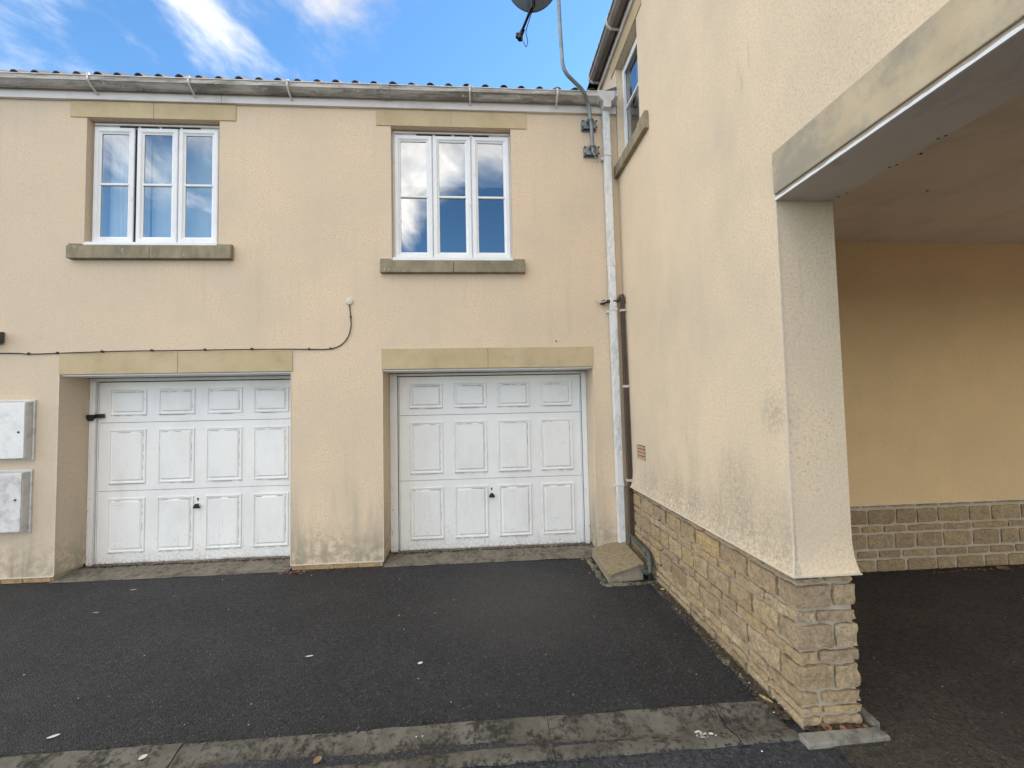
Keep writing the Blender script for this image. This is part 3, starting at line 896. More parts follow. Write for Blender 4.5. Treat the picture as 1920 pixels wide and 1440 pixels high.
cb.box((-.004, YE - .004, PZ + .17), (.003, YE + .003, 2.705))
cb.hexa([(-.040, YE - .040, PZ - .004), (TH + .011, YE - .040, PZ - .004), (TH + .011, YE - .031, PZ - .004), (-.040, YE - .031, PZ - .004),
         (-.040, YE - .040, PZ + .003), (TH + .011, YE - .040, PZ + .003), (TH + .011, YE - .031, PZ + .003), (-.040, YE - .031, PZ + .003)])
cb.box((-.040, YE - .030, PZ - .004), (-.031, -.004, PZ + .003))
for (d0, z0_), (d1, z1_) in zip(prof, prof[1:]):
    cb.hexa([(d1 - .004, YE + d1 - .004, z1_), (d1 + .003, YE + d1 - .004, z1_), (d1 + .003, YE + d1 + .003, z1_), (d1 - .004, YE + d1 + .003, z1_),
             (d0 - .004, YE + d0 - .004, z0_), (d0 + .003, YE + d0 - .004, z0_), (d0 + .003, YE + d0 + .003, z0_), (d0 - .004, YE + d0 + .003, z0_)])
cb.build('corner_bead', M_BEAD, HB)

# plinth: mortar core with single stones
pc = MB().box((.016, YE + .016, -.12), (TH - .012, -.76, PZ - .006)).box((.016, -.80, -.12), (.30, .1, PZ - .007))
core = pc.build('plinth', M_MORTAR, HB)


def stone(a, b, parent, seed, rough=.009, rnd=.005, name='stone', mt=None):
    """rock-faced block: surface lattice with rounded arrises and a lumpy face"""
    a = Vector(a); b = Vector(b); sz = b - a
    n_ = [max(1, min(9, round(s_ / .028))) for s_ in sz]
    idx = {}; vs = []; fs = []

    def vid(i, j, k_):
        key = (i, j, k_)
        if key not in idx:
            t = Vector((i / n_[0], j / n_[1], k_ / n_[2]))
            p_ = Vector((a.x + sz.x * t.x, a.y + sz.y * t.y, a.z + sz.z * t.z))
            cen = (a + b) / 2; ed = [min(t[q], 1 - t[q]) * sz[q] for q in range(3)]
            nrm = Vector([0, 0, 0]); cnt = 0
            for q in range(3):
                if t[q] in (0, 1): nrm[q] = 1 if t[q] == 1 else -1; cnt += 1
            pull = rnd * .55 * (cnt - 1) if cnt > 1 else 0
            others = sorted(ed)
            if cnt == 1 and others[1] < .03: pull = rnd * .22 * (1 - others[1] / .03)
            s1 = noise.noise(p_ * 14 + Vector((seed, 0, 0))); s2 = noise.noise(p_ * 42 + Vector((0, seed, 0)))
            out = rough * (s1 * 1.3 + s2 * .9)
            p_ = p_ + nrm.normalized() * (out - pull * 1.2)
            # ragged outline
            wob = Vector((noise.noise(p_ * 18 + Vector((9, seed, 0))), noise.noise(p_ * 18 + Vector((seed, 4, 0))), noise.noise(p_ * 18 + Vector((2, 7, seed)))))
            p_ += wob * .0055
            idx[key] = len(vs); vs.append(p_)
        return idx[key]
    I, J, K = n_
    for i in range(I):
        for j in range(J):
            for k_ in (0, K): fs.append((vid(i, j, k_), vid(i + 1, j, k_), vid(i + 1, j + 1, k_), vid(i, j + 1, k_)))
    for i in range(I):
        for k_ in range(K):
            for j in (0, J): fs.append((vid(i, j, k_), vid(i + 1, j, k_), vid(i + 1, j, k_ + 1), vid(i, j, k_ + 1)))
    for j in range(J):
        for k_ in range(K):
            for i in (0, I): fs.append((vid(i, j, k_), vid(i, j + 1, k_), vid(i, j + 1, k_ + 1), vid(i, j, k_ + 1)))
    return MB().add(vs, fs).build(name, mt or M_STONE, parent, smooth=True)


courses = []; z = PZ - .008
for hgt in (.040, .128, .070, .132, .072, .130, .072, .05, .06):
    courses.append((z - hgt + .0, z - .016)); z -= hgt
courses = [(max(a, -.09), b) for a, b in courses if b > -.06]
sd_ = 1
J = .018
for ci, (za, zb) in enumerate(courses):
    bigc = (zb - za) > .09
    # pillar end
    split = TH * (.60 if bigc else .33) + random.uniform(-.01, .01)
    if ci == 0: split = TH * .47
    qd = .13 if bigc else .24                       # return of the corner stone along the wing
    proud = .004
    stone((-proud, YE - proud, za), (split - J / 2, YE + qd, zb), core, sd_); sd_ += 1
    stone((split + J / 2, YE - proud + .002, za), (TH + .002, YE + (.22 if bigc else .12), zb), core, sd_); sd_ += 1
    Y = YE + qd + J
    while Y < -.03:
        w_ = random.uniform(.17, .34) if bigc else random.uniform(.16, .40)
        if -.01 - (Y + w_) < .12: w_ = -.004 - Y
        stone((-proud + random.uniform(-.003, .003), Y, za + random.uniform(-.003, .003)), (.09, Y + w_ - J, zb + random.uniform(-.003, .003)), core, sd_, .007); sd_ += 1
        Y += w_

# passage: far wall, its stone plinth, ceiling, unseen side and end left open to admit light
IY = -.75; IPZ = .595; CZ = 3.16
B((TH + .001, IY, IPZ + .0), (8.29, IY + .25, CZ + .3)).build('passage_wall', M_REN_BOUNCE, HB)
pco = B((TH - .01, IY + .008, -.12), (8.29, IY + .24, IPZ - .004)).build('passage_plinth', M_MORTAR_IN, HB)
B((TH, IY - .008, IPZ - .003), (8.29, IY + .004, IPZ + .004)).build('stop_bead', M_BEAD, HB)
z = IPZ - .006
for hgt in (.040, .155, .078, .155, .085, .13):
    za, zb = z - hgt + J * .9, z; z -= hgt
    bigc = hgt > .1
    X = TH + .02 + random.uniform(.0, .15)
    while X < 6.0:
        w_ = random.uniform(.19, .34) if bigc else random.uniform(.20, .40)
        stone((X, IY - .006, max(za, -.07)), (X + w_ - J, IY + .05, zb), pco, sd_, .005, .009, mt=M_STONE_IN); sd_ += 1
        X += w_
B((TH, -6.4, CZ), (8.29, IY + .2, CZ + .05)).build('ceiling', M_CEIL, HB)
B((.012, -6.4, 2.958), (TH, YE + .004, CZ + .06)).build('beam_backing', M_SOFFIT, HB)
B((0, -6.42, -.05), (.40, -6.02, 2.70)).build('added_far_pier', M_WING, HB)  # unseen pier added so this side can stand open for light
B((.402, -6.42, 2.70), (8.3, -6.12, CZ + .001)).build('added_cross_beam', M_SOFFIT, HB)  # unseen beam added across the side opened for light
# stone beam over the passage mouth, groove, bead and soffit board
B((-.016, -4.05, 2.722), (.10, YE - .004, 2.948)).build('beam_stone', M_BEAM, HB, bevel=.006)
B((-.016, -6.3, 2.722), (.10, -4.056, 2.948)).build('beam_stone', M_BEAM, HB, bevel=.006)
B((-.004, -6.3, 2.706), (.09, YE - .002, 2.722)).build('beam_packing', M_MORTAR, HB)
lp = MB(); N = 160
for i in range(N):
    Y0, Y1 = -6.3 + 3.80 * i / N, -6.3 + 3.80 * (i + 1) / N
    w0, w1_ = (.010 + .007 * noise.noise(Vector((Y0 * 13, 0, 0))) + .004 * noise.noise(Vector((Y0 * 40, 3, 0))), .010 + .007 * noise.noise(Vector((Y1 * 13, 0, 0))) + .004 * noise.noise(Vector((Y1 * 40, 3, 0))))
    lp.quad((-.008, Y0, 2.692), (-.008, Y1, 2.692), (-.008, Y1, 2.695 + w1_), (-.008, Y0, 2.695 + w0))
    lp.quad((-.008, Y0, 2.692), (-.008, Y1, 2.692), (.004, Y1, 2.692), (.004, Y0, 2.692))
    lp.quad((-.008, Y0, 2.695 + w0), (-.008, Y1, 2.695 + w1_), (.004, Y1, 2.695 + w1_), (.004, Y0, 2.695 + w0))
lp.build('beam_bead', M_UPVC, HB)
B((.004, -6.3, 2.692), (TH, YE - .001, 2.706)).build('soffit_board', M_SOFFIT, HB)
B((.102, -6.3, 2.706), (TH - .001, YE - .001, 2.957)).build('beam_core', M_SOFFIT, HB)
# screw holes and a hook hole in the ceiling boards
sc_ = MB()
for (X, Y) in ((.30, -2.56), (.31, -2.60), (.30, -2.84), (.315, -2.86), (.30, -3.05), (.31, -3.07)):
    sc_.box((X, Y, 2.690), (X + .008, Y + .008, 2.6915))
for (X, Y) in ((1.75, -1.75), (1.9, -2.4), (1.2, -2.2)):
    sc_.tube([(X, Y, CZ + .001), (X, Y, CZ - .004)], .008, 8)
sc_.build('screw_head', M_GAP, HB)
# vent grille
vt = MB(); y0_, y1_, z0_, z1_ = -.535, -.335, 1.058, 1.196
ve = B((-.003, y0_, z0_), (.02, y1_, z1_)).build('air_vent', M_SOIL, HB)
for i in range(4):
    zc = z0_ + .004 + i * .034
    B((-.012, y0_ + .002, zc), (-.002, y1_ - .002, zc + .026)).build('louvre', M_VENT, ve)

# wing window (faces -X)
wy0, wy1, wz0, wz1 = WWIN
wf = MB(); X = .080
wf.box((X, wy0, wz0), (X + .06, wy0 + .045, wz1)); wf.box((X, wy1 - .045, wz0), (X + .06, wy1, wz1))
wf.box((X, wy0 + .045, wz0), (X + .06, wy1 - .045, wz0 + .045)); wf.box((X, wy0 + .045, wz1 - .06), (X + .06, wy1 - .045, wz1))
ww = wf.build('window', M_UPVC, HB, bevel=.003)
ca = MB()
a0, a1, c0, c1 = wy0 + .04, wy1 - .04, wz0 + .045, wz1 - .06
for (p0, p1, q0, q1) in ((a0, a0 + .062, c0, c1), (a1 - .062, a1, c0, c1), (a0 + .062, a1 - .062, c0, c0 + .062), (a0 + .062, a1 - .062, c1 - .062, c1)):
    ca.box((X - .020, p0, q0), (X - .001, p1, q1))
ca.build('casement', M_UPVC, ww, bevel=.004)
zm = (wz0 + wz1) / 2 + .02
for q0, q1 in ((c0 + .062, zm - .01), (zm + .01, c1 - .062)):
    MB().quad((X + .004, a0 + .06, q0), (X + .004, a1 - .06, q0), (X + .004, a1 - .06, q1), (X + .004, a0 + .06, q1)).build('pane', M_GLASS, ww)
B((X - .014, a0 + .058, zm - .011), (X + .01, a1 - .058, zm + .011)).build('glazing_bar', M_UPVC, ww, bevel=.003)
B((X - .012, wy0 + .02, wz1 - .075), (X - .001, wy1 - .02, wz1 - .055)).build('head_trim', M_FASCIA, ww)
B((.14, wy0 - .3, wz0 - .3), (.15, wy1 + .03, wz1 + .1)).build('room', M_ROOM, HB) if 0 else None
rm = MB(); rm.quad((1.8, -1.6, 4.0), (1.8, 1.2, 4.0), (1.8, 1.2, 5.7), (1.8, -1.6, 5.7)); rm.quad((.12, -1.6, 5.7), (1.8, -1.6, 5.7), (1.8, 1.2, 5.7), (.12, 1.2, 5.7))
rm.quad((.12, 1.2, 4.0), (1.8, 1.2, 4.0), (1.8, 1.2, 5.7), (.12, 1.2, 5.7)); rm.quad((.12, -1.6, 4.0), (1.8, -1.6, 4.0), (1.8, -1.6, 5.7), (.12, -1.6, 5.7)); rm.quad((.12, -1.6, 4.0), (1.8, -1.6, 4.0), (1.8, 1.2, 4.0), (.12, 1.2, 4.0))
rm.build('room', M_ROOM, HB)
B((.16, wy0 + .02, wz0), (.162, wy1 - .2, wz1)).build('blind', M_BLIND2, HB)
# its lintel and sill
B((-.010, -.83, 5.428), (.10, .11, 5.598)).build('lintel_stone', M_LINTEL, HB, bevel=.003)
so_ = MB().prism([(-.048, 4.165), (.0, 4.165), (.075, 4.165), (.075, 4.312), (.0, 4.300), (-.048, 4.288)], -.905, -.02, 'y')
so_.build('sill_stone', M_SILL, HB, bevel=.004)
B((-.040, -.905, 4.292), (-.002, -.705, 4.330)).build('sill_stool', M_SILL, HB, bevel=.004)
# eaves
MB().prism([(-.034, 5.600), (-.034, 5.79), (-.001, 5.79), (-.001, 5.598)], -6.5, .50, 'y').build('fascia_board', M_FASCIA, HB, bevel=.002)
gp2 = [(-.040, 5.775), (-.044, 5.700), (-.060, 5.672), (-.125, 5.668), (-.155, 5.700), (-.162, 5.765), (-.152, 5.765), (-.145, 5.704), (-.12, 5.678), (-.064, 5.682), (-.052, 5.704), (-.048, 5.775)]
g2o = MB().prism(gp2, -6.5, .50, 'y').build('gutter', M_GUTTER2, HB)
# lichened lip, uneven
lpm = MB(); N = 220
for i in range(N):
    Y0, Y1 = -2.0 + 2.5 * i / N, -2.0 + 2.5 * (i + 1) / N
    a = .006 * noise.noise(Vector((Y0 * 30, 0, 0))); b = .006 * noise.noise(Vector((Y1 * 30, 0, 0)))
    lpm.hexa([(-.172 - a, Y0, 5.752), (-.150, Y0, 5.752), (-.150, Y1, 5.752), (-.172 - b, Y1, 5.752), (-.170 - a, Y0, 5.778 + a), (-.150, Y0, 5.778 + a), (-.150, Y1, 5.778 + b), (-.170 - b, Y1, 5.778 + b)])
lpm.build('gutter_lip', M_GUTLIP, g2o)
B((-.158, .484, 5.672), (-.045, .498, 5.765)).build('gutter_stop', M_GAP, g2o)
for Y in (.47, -.30, -1.15):
    mb = MB().prism([(-.176, 5.785), (-.176, 5.700), (-.13, 5.658), (-.034, 5.655), (-.034, 5.667), (-.125, 5.670), (-.163, 5.704), (-.163, 5.785)], Y - .012, Y + .012, 'y')
    mb.build('gutter_bracket', M_FASCIA, g2o)
# roof of the wing
wr = MB(); zr = 5.80 + math.tan(R_(47)) * 4.3
wr.quad((-.12, -6.55, 5.80), (-.12, 7, 5.80), (4.2, 7, zr), (4.2, -6.55, zr)); wr.quad((8.4, -6.55, 5.80), (8.4, 7, 5.80), (4.2, 7, zr), (4.2, -6.55, zr))
wr.quad((0, -6.42, 5.79), (8.4, -6.42, 5.79), (4.2, -6.55, zr)); wr.quad((0, 7, 5.79), (8.4, 7, 5.79), (4.2, 7, zr))
wr.build('roof', M_TILE, HB)
ow = MB(); ow.quad((.001, -6.42, CZ), (8.3, -6.42, CZ), (8.3, -6.42, 5.8), (.001, -6.42, 5.8)); ow.quad((8.3, -6.42, CZ), (8.3, 7, CZ), (8.3, 7, 5.8), (8.3, -6.42, 5.8))
ow.quad((.001, 7, -.05), (8.3, 7, -.05), (8.3, 7, 5.8), (.001, 7, 5.8)); ow.quad((8.3, IY, -.05), (8.3, 7, -.05), (8.3, 7, CZ), (8.3, IY, CZ))
ow.build('outer_wall', M_WING, HB)
# stepped lead flashing where the garage roof meets the wing
fl = MB()
rz = lambda Y: 5.108 + math.tan(SL) * (Y + .085)
for i in range(6):
    Y0 = -.06 + i * .11; Y1 = Y0 + .112
    fl.hexa([(-.006 - .001 * (i % 2), Y0, rz(Y0) - .03), (-.001, Y0, rz(Y0) - .03), (-.001, Y1, rz(Y1) - .03), (-.006 - .001 * (i % 2), Y1, rz(Y1) - .03),
             (-.006 - .001 * (i % 2), Y0, rz(Y0) + .085), (-.001, Y0, rz(Y0) + .085), (-.001, Y1, rz(Y1) + .085), (-.006 - .001 * (i % 2), Y1, rz(Y1) + .085)])
fl.build('flashing', M_LEAD, HB)

# ------------------------------------------------------------------ services and small things
# satellite dish on a cranked pole (back of the dish towards us)
SD = thing('satellite_dish', (-.31, -.09, 4.40), 'grey satellite dish on a cranked galvanised pole above the gutter', 'satellite dish')
path = smooth_path([(-.302, -.085, 4.42), (-.312, -.088, 4.70), (-.325, -.092, 4.84), (-.352, -.125, 4.955), (-.425, -.20, 5.035), (-.535, -.27, 5.080), (-.625, -.315, 5.13), (-.668, -.33, 5.22), (-.680, -.335, 5.40), (-.692, -.335, 5.80), (-.705, -.335, 6.62)], 6)
MB().tube(path, .0195, 12).build('pole', M_GALV, SD)
for zc, xc in ((4.765, -.322), (4.462, -.305)):
    mb = MB()
    mb.box((xc - .088, -.012, zc - .062), (xc + .080, -.001, zc + .062))
    mb.box((xc - .086, -.052, zc - .050), (xc - .070, -.012, zc + .050)); mb.box((xc + .064, -.052, zc - .050), (xc + .078, -.012, zc + .050))
    mb.box((xc - .070, -.052, zc - .046), (xc + .064, -.040, zc + .046))
    mb.box((xc - .036, -.078, zc + .008), (xc + .040, -.052, zc + .050))
    br = mb.build('wall_bracket', M_GALV, SD, bevel=.003)
    ub = MB().tube([(xc - .034, -.05, zc + .02), (xc - .030, -.105, zc + .02), (xc, -.122, zc + .02), (xc + .032, -.105, zc + .02), (xc + .036, -.05, zc + .02)], .006, 8)
    ub.build('clamp', M_GALV, br)
    for sx in (-1, 1):
        for sz in (-1, 1):
            bx = xc + sx * .079
            MB().tube([(bx, -.052, zc + sz * .036), (bx, -.062, zc + sz * .036)], .009, 6).build('bolt', M_BLACK, br)
MB().tube(smooth_path([(-.305, -.080, 4.43), (-.30, -.10, 4.40), (-.275, -.08, 4.375), (-.235, -.02, 4.365), (-.215, 0, 4.363)]), .005, 8).build('cable_tail', M_PINK, SD)
# dish bowl
dc = Vector((-.950, -.215, 6.390)); axis = Vector((.10, .86, .50)).normalized()
ux = axis.cross(Vector((0, 0, 1))).normalized(); uy = ux.cross(axis).normalized()
bw = MB(); NR, NA = 8, 40
for r in range(NR + 1):
    rr = r / NR
    for a in range(NA):
        t = 2 * math.pi * a / NA
        bw.v.append(dc + ux * (.315 * rr * math.cos(t)) + uy * (.345 * rr * math.sin(t)) + axis * (.085 * rr * rr))
for r in range(NR):
    for a in range(NA):
        bw.f.append((r * NA + a, r * NA + (a + 1) % NA, (r + 1) * NA + (a + 1) % NA, (r + 1) * NA + a))
bo = bw.build('dish_bowl', M_DISH, SD, smooth=True)
rim = [dc + ux * (.317 * math.cos(2 * math.pi * a / 48)) + uy * (.347 * math.sin(2 * math.pi * a / 48)) + axis * .085 for a in range(49)]
MB().tube(rim, .005, 6, False).build('dish_rim', M_LAMPBODY, SD)
# mount behind the bowl reaching over to the pole, LNB arm running out in front of it
a0_ = dc - axis * .02 - uy * .10
MB().tube([(-.703, -.335, 6.39), (-.80, -.33, 6.38), a0_ + Vector((.02, -.06, .0)), a0_], .022, 10).build('mount', M_GALV, SD)
mb = MB().tube([a0_ + uy * .12, a0_ - uy * .23], .026, 8); mb.build('back_rib', M_BLACK, SD)
lo_ = Vector((-1.045, .24, 6.06))
st_ = a0_ - uy * .20
MB().tube([st_, st_.lerp(lo_, .5), lo_], [.020, .016, .016], 10).build('lnb_arm', M_BLACK, SD)
mb = MB().tube([lo_ + Vector((.03, -.04, .03)), lo_ + Vector((-.005, .0, -.02)), lo_ + Vector((-.01, -.0, -.07))], [.022, .030, .034], 12)
mb.tube([lo_ + Vector((-.04, .0, -.0)), lo_ + Vector((-.045, .0, -.05))], .02, 10)
ln = mb.build('lnb', M_BLACK, SD)
MB().tube(smooth_path([st_ + Vector((.01, 0, -.02)), (-.985, .19, 6.06), (-.970, .20, 5.95), (-.980, .20, 5.88), (-.995, .20, 5.87), (-1.015, .20, 5.91), (-1.045, .22, 5.99)]), .0045, 8).build('feed_cable', M_CABLE, SD)

# telephone / aerial cable clipped along the wall
CB = thing('cable', (-3.0, 0, 2.25), 'thin black cable clipped above the left garage and curling up to a white cap', 'cable')
cp = [(-9.5, -.010, 2.262), (-8, -.010, 2.255), (-6.43, -.010, 2.255), (-6.15, -.010, 2.243), (-5.88, -.010, 2.248), (-5.6, -.018, 2.254), (-5.2, -.018, 2.261), (-4.64, -.018, 2.262), (-4.1, -.018, 2.264), (-3.60, -.018, 2.262),
      (-3.35, -.010, 2.258), (-3.18, -.010, 2.262), (-3.07, -.010, 2.302), (-3.00, -.010, 2.385), (-2.968, -.010, 2.50), (-2.972, -.010, 2.62), (-2.983, -.010, 2.735)]
MB().tube(smooth_path(cp, 6), .0055, 8).build('cable_run', M_CABLE, CB)
for X, Z in ((-6.15, 2.246), (-5.88, 2.25), (-5.45, 2.259), (-4.97, 2.264), (-4.45, 2.266), (-3.98, 2.268), (-3.40, 2.261), (-3.18, 2.264), (-2.970, 2.60)):
    B((X - .008, -.028 if -5.8 < X < -3.6 else -.020, Z - .010), (X + .008, -.002, Z + .013)).build('cable_clip', M_CABLE, CB, bevel=.003)
MB().tube([(-2.985, 0, 2.768), (-2.985, -.016, 2.768), (-2.985, -.021, 2.768)], [.036, .036, .028], 20).build('cap', M_BEAD, CB)

# fixing hole left in the wall above the right door
tag(MB().tube([(-.757, .001, 2.318), (-.757, -.004, 2.318)], .009, 8).build('wall_plug', M_GAP), 'small dark wall plug above the right garage lintel', 'wall plug')

# meter boxes
def meter_box(z0, z1, label, mdoor, locz, rx):
    t = thing('meter_box', (-6.30, 0, z0), label, 'meter box', 'meter boxes on the left pier')
    x1_ = rx; x0_ = rx - .48
    rim_ = MB().ring(x0_, x1_, z0, z1, [(0, 0), (0, -.016), (.010, -.020), (.020, -.014), (.026, -.004)], 0)
    rim_.build('flange', M_BOXRIM, t)
    bd_ = MB().ring(x0_ + .018, x1_ - .018, z0 + .018, z1 - .018, [(0, 0), (.004, -.070), (.008, -.078)], -.002)
    bd_.build('housing', M_BOXRIM, t)
    B((x0_ + .026, -.088, z0 + .026), (x1_ - .026, -.074, z1 - .026)).build('door', mdoor, t, bevel=.004)
    MB().tube([(x1_ - .075, -.086, locz), (x1_ - .075, -.092, locz)], .011, 12).build('lock', M_LAMPBODY, t)
    return t


meter_box(1.178, 1.778, 'clean white wall meter box, upper of the two by the left garage', M_BOX, 1.46, -6.068)
b2 = meter_box(.464, 1.084, 'stained pale meter box below the cleaner one', M_BOX2, .80, -6.078)
MB().tube([(-6.20, -.087, .535), (-6.20, -.090, .535)], .016, 14).build('embossed_disc', M_BOXRIM, b2)

# wall lamp at the left edge
WL = thing('wall_lamp', (-6.42, 0, 2.4), 'dark grey lamp on the wall at the left edge of the photo', 'lamp')
MB().prism([(-.005, 2.36), (-.06, 2.355), (-.155, 2.395), (-.160, 2.435), (-.02, 2.470), (-.005, 2.470)], -6.62, -6.385, 'x').build('housing', M_LAMPBODY, WL, bevel=.006)
MB().prism([(-.055, 2.345), (-.148, 2.382), (-.148, 2.394), (-.055, 2.357)], -6.61, -6.395, 'x').build('lens', M_FROST, WL)

# brown overflow pipe in the corner
OP = thing('overflow_pipe', (-.03, -.09, .2), 'narrow brown pipe running down the corner beside the white downpipe', 'pipe')
bx, by = -.036, -.120
MB().hexa([(-.056, -.185, .215), (-.012, -.185, .215), (-.012, -.135, .215), (-.056, -.135, .215),
           (-.054, -.135, 2.775), (-.014, -.135, 2.775), (-.014, -.093, 2.775), (-.054, -.093, 2.775)]).build('pipe', M_BROWN, OP, bevel=.004)
MB().tube([(-.240, -.004, 2.735), (-.222, -.045, 2.742), (-.19, -.062, 2.745)], [.018, .026, .020], 12).build('pipe_boot', M_BROWN, OP)
MB().tube(smooth_path([(-.20, -.062, 2.745), (-.12, -.066, 2.745), (-.072, -.075, 2.752), (-.045, -.10, 2.79), (-.034, -.114, 2.795), (-.034, -.114, 2.76)]), .021, 12).build('elbow', M_BROWN, OP)
MB().tube(smooth_path([(-.295, -.004, 2.775), (-.290, -.03, 2.745), (-.26, -.06, 2.735), (-.215, -.085, 2.742), (-.195, -.09, 2.765)]), .0055, 8).build('cable_tail', M_PINK, OP)
for i, zc in enumerate((2.63, 1.80, .80)):
    t = (2.775 - zc) / 2.56; yc = -.114 - .048 * t
    B((-.062, yc - .028, zc - .013), (-.004, yc + .026, zc + .013)).build('pipe_clip', M_PINK, OP, bevel=.002)
B((-.010, -.128, 2.70), (-.002, -.112, .9)).build('side_cable', M_PINK, OP)

# grey waste pipe running from the corner over the block down to the gully
WP = thing('waste_pipe', (-.05, -.4, .2), 'grey-green waste pipe along the stone plinth, hooking down beside the block', 'pipe')
MB().tube(smooth_path([(-.045, -.155, .225), (-.045, -.22, .222), (-.045, -.50, .205), (-.045, -.60, .198), (-.045, -.655, .175), (-.050, -.675, .12), (-.055, -.69, .095)], 5), .026, 14).build('pipe', M_WASTE, WP)
MB().tube(smooth_path([(-.050, -.675, .13), (-.055, -.695, .085), (-.075, -.705, .055), (-.110, -.705, .060), (-.125, -.70, .09), (-.125, -.70, .105)], 5), .025, 14).build('trap', M_WASTE, WP)
for p0, p1 in (((-.045, -.60, .198), (-.045, -.63, .19)), ((-.050, -.674, .135), (-.052, -.684, .108)), ((-.045, -.20, .222), (-.045, -.225, .2215))):
    MB().tube([p0, p1], .032, 14).build('pipe_collar', M_WASTE, WP)
MB().tube([(-.058, -.695, .06), (-.058, -.70, -.04)], .020, 12).build('drop', M_GAP, WP)

# concrete access block
DB = thing('drain_block', (-.26, -.35, -.03), 'sloping buff concrete block at the foot of the white downpipe', 'concrete block')
MB().hexa([(-.452, -.700, -.06), (-.105, -.655, -.06), (-.085, -.01, -.06), (-.430, -.01, -.06),
           (-.448, -.696, .036), (-.110, -.650, .108), (-.085, -.01, .108), (-.430, -.01, .036)]).build('block', M_BLOCK, DB, bevel=.006)
MB().hexa([(-.466, -.722, .038), (-.104, -.674, .111), (-.080, -.006, .111), (-.440, -.006, .039),
           (-.464, -.719, .056), (-.106, -.671, .129), (-.080, -.006, .129), (-.438, -.006, .057)]).build('cap_slab', M_CAP, DB, bevel=.004)
eg = MB()
for i in range(46):
    t = i / 45
    if t < .55: p_ = Vector((-.49 + .01 * math.sin(i), -.08 - .66 * t / .55, GZ + .002))
    else: p_ = Vector((-.48 + .43 * (t - .55) / .45, -.745, GZ + .002))
    r = random.uniform(.016, .032)
    eg.tube([p_ - Vector((0, 0, .01)), p_ + Vector((random.uniform(-.01, .01), random.uniform(-.01, .01), random.uniform(.006, .014)))], [r * 1.3, r * .7], 6)
eo = tag(eg.build('mossy_haunching', M_EDGE, smooth=False), kind='stuff')

# debris, soil and grit caught along wall feet
def scatter(name, mt, pts, rmin, rmax, label=None, flat=.5):
    mb = MB()
    for p_ in pts:
        r = random.uniform(rmin, rmax); a = random.uniform(0, 6.28)
        vs = []
        for k in range(5):
            q = a + k * 1.2566; rr = r * random.uniform(.6, 1.2)
            vs.append((p_[0] + rr * math.cos(q), p_[1] + rr * math.sin(q), p_[2]))
        vs.append((p_[0], p_[1], p_[2] + r * flat))
        mb.add(vs, [(k, (k + 1) % 5, 5) for k in range(5)])
    return tag(mb.build(name, mt), kind='stuff')


pts = []
for i in range(700):
    Y = random.uniform(-2.45, -.75); pts.append((-.02 - abs(random.gauss(0, .028)), Y, GZ + .011))
for i in range(240): pts.append((random.uniform(-3.60, -2.60), -.02 - abs(random.gauss(0, .02)), GZ))
for i in range(160): pts.append((random.uniform(-6.9, -5.86), -.02 - abs(random.gauss(0, .02)), GZ))
for i in range(330): pts.append((random.uniform(-2.62, -.38), .26 + random.gauss(0, .012), GZ + .034))
for i in range(330): pts.append((random.uniform(-5.84, -3.6), .26 + random.gauss(0, .012), GZ + .034))
for i in range(500): pts.append((random.uniform(.4, 5.5), IY - .03 - abs(random.gauss(0, .04)), GZ))
for i in range(90): pts.append((random.uniform(.02, .33), -2.525 + random.gauss(0, .01), -.02))
scatter('soil_debris', M_SOIL, pts, .006, .018)
pts = []
for i in range(900):
    X = random.uniform(-7, -.1); pts.append((X, -2.302 + random.gauss(0, .012), GZ + .003))
for i in range(350):
    pts.append((random.uniform(-7, -.05), -2.560 + random.gauss(0, .010), GZ + .001))
for i in range(260): pts.append((-.09 + random.gauss(0, .012), random.uniform(-2.3, -.75), GZ + .003))
for i in range(420): pts.append((random.uniform(-5.8, -3.6) if i % 2 else random.uniform(-2.6, -.4), .0 + random.gauss(0, .02), GZ + .004))
scatter('tarmac_crumbs', M_ROAD, pts, .004, .013, flat=.6)
pts = []
for i in range(110): pts.append((random.uniform(-6.5, 3.5), random.uniform(-3.0, -.1), GZ + .002))
for i in range(60): pts.append((random.uniform(-.08, .0), random.uniform(-2.4, -.7), GZ + .014))
pts = [q for q in pts if not (-.0 < q[0] < .36 and q[1] > -2.53) and not (q[0] > .3 and q[1] > -.8)]
scatter('pale_grit', M_PAPER, pts, .0025, .006)


pts = []
for i in range(60): pts.append((random.uniform(2.6, 3.9), IY - .05 - abs(random.gauss(0, .05)), GZ + .004))
for i in range(26): pts.append((-3.50 + random.gauss(0, .07), -.03 - abs(random.gauss(0, .04)), GZ + .004))
for i in range(16): pts.append((random.uniform(-.62, -.45), -.25 + random.gauss(0, .12), GZ + .004))
for i in range(14): pts.append((random.uniform(.02, .33), -2.53, -.018))
scatter('leaf_litter', M_RED, pts[::2], .010, .026, flat=.35)
scatter('leaf_litter', M_LEAFB, pts[1::2], .008, .022, flat=.35)


def leaf(name, x_, y_, mt, L, w_, rot, label, cat, z_=None, curl=.3):
    mb = MB(); n_ = 6; z_ = GZ + .006 if z_ is None else z_
    c_, s_ = math.cos(rot), math.sin(rot)
    for i in range(n_ + 1):
        t = i / n_; ww_ = w_ * math.sin(math.pi * min(1, t * .92 + .04)) ** .7 / 2
        for q, zz in ((-1, .35), (0, 0), (1, .5)):
            u, v_ = (t - .5) * L, q * ww_
            mb.v.append((x_ + u * c_ - v_ * s_, y_ + u * s_ + v_ * c_, z_ + zz * curl * ww_ + curl * .35 * L * (t - .5) ** 2))
    for i in range(n_):
        for q in range(2):
            a = i * 3 + q; mb.f.append((a, a + 1, a + 4, a + 3))
    return tag(mb.build(name, mt, smooth=True), label, cat, 'litter on the ground')


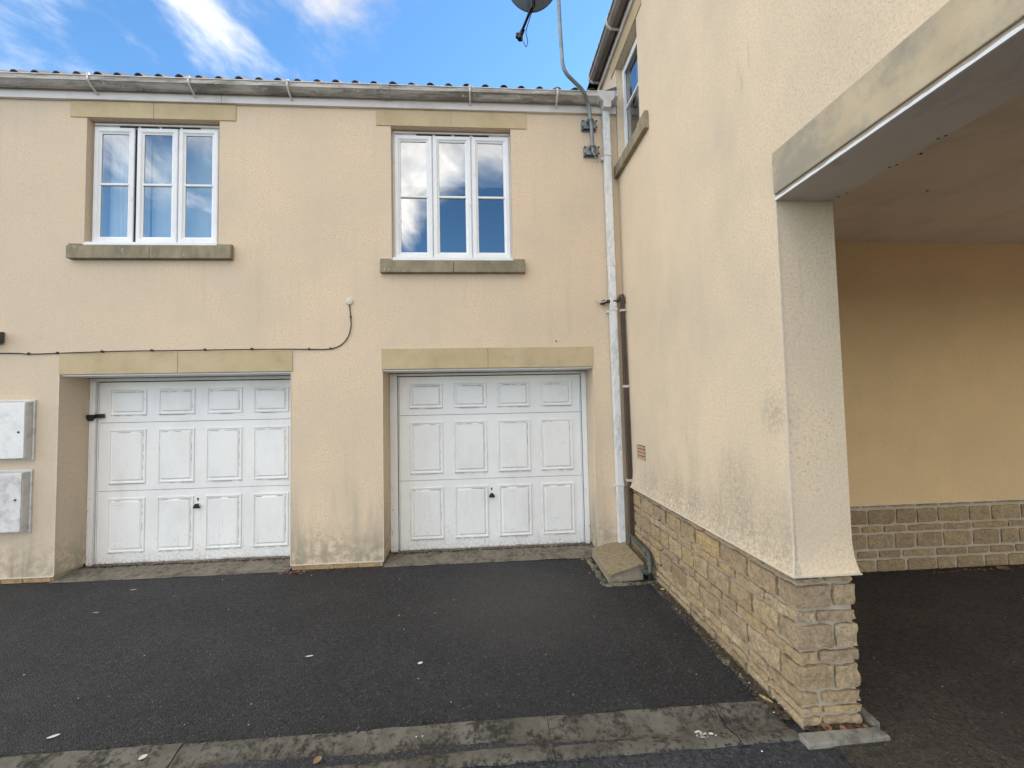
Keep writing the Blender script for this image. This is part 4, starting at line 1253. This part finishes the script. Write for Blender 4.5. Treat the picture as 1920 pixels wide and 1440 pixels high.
leaf('fallen_leaf', -4.869, -.32, M_PAPER, .055, .014, .3, 'white sliver on the tarmac just below the left garage door', 'litter')
leaf('twig', -4.821, -.762, M_PAPER, .045, .010, .1, 'small pale twig on tarmac, further out from the left garage', 'litter')
leaf('fallen_leaf', -3.821, -2.181, M_PAPER, .05, .022, .5, 'pale leaf nearest the bottom left corner of the forecourt', 'leaf')
leaf('fallen_leaf', -2.392, -2.466, M_LEAFB, .045, .034, 1.2, 'curled brown leaf lying in the concrete channel', 'leaf', GZ + .004, .8)
leaf('paper_scrap', -3.246, -2.366, M_PAPER, .035, .030, 1.0, 'greenish white scrap at the left end of the concrete channel', 'litter')
leaf('paper_scrap', -2.772, -1.594, M_PAPER, .050, .018, .15, 'thin white scrap mid tarmac, left of its small partner', 'litter')
leaf('paper_scrap', -2.015, -1.751, M_PAPER, .034, .024, .4, 'small white scrap mid tarmac, below the right garage door', 'litter')
leaf('fallen_leaf', -.055, -2.30, M_LEAFY, .075, .026, 2.0, 'green-yellow leaf against the stone plinth near the pillar', 'leaf', GZ + .016)
leaf('fallen_leaf', -.040, -.925, M_LEAFY, .04, .032, .4, 'round cream leaf by the plinth just past the concrete block', 'leaf', GZ + .018, .8)
leaf('fallen_leaf', .105, -2.525, M_LEAFB, .055, .045, .9, 'curled tan leaf at the foot of the stone pillar', 'leaf', GZ + .012, 1.0)
leaf('fallen_leaf', -3.50, -.10, M_RED, .045, .035, .5, 'dark red leaf beside the foot of the middle pier', 'leaf', GZ + .008, .8)
leaf('fallen_leaf', 3.30, -.86, M_LEAFB, .12, .08, .2, 'brown leaf heap piece by the passage wall foot', 'leaf', GZ + .008, .8)
# bird dropping splash on the channel
bdp = MB()
for i in range(26):
    a = random.uniform(0, 6.28); r0 = abs(random.gauss(0, .028)); x_, y_ = -.533 + r0 * math.cos(a) * 1.2, -2.50 + r0 * math.sin(a) * .7; q = random.uniform(.004, .014)
    bdp.add([(x_ + q * math.cos(k), y_ + q * .7 * math.sin(k), GZ + .0065) for k in (0, 1.2, 2.4, 3.7, 5)], [(0, 1, 2, 3, 4)])
tag(bdp.build('bird_dropping', M_PAPER), 'white bird dropping on the mossy concrete channel', 'bird dropping')
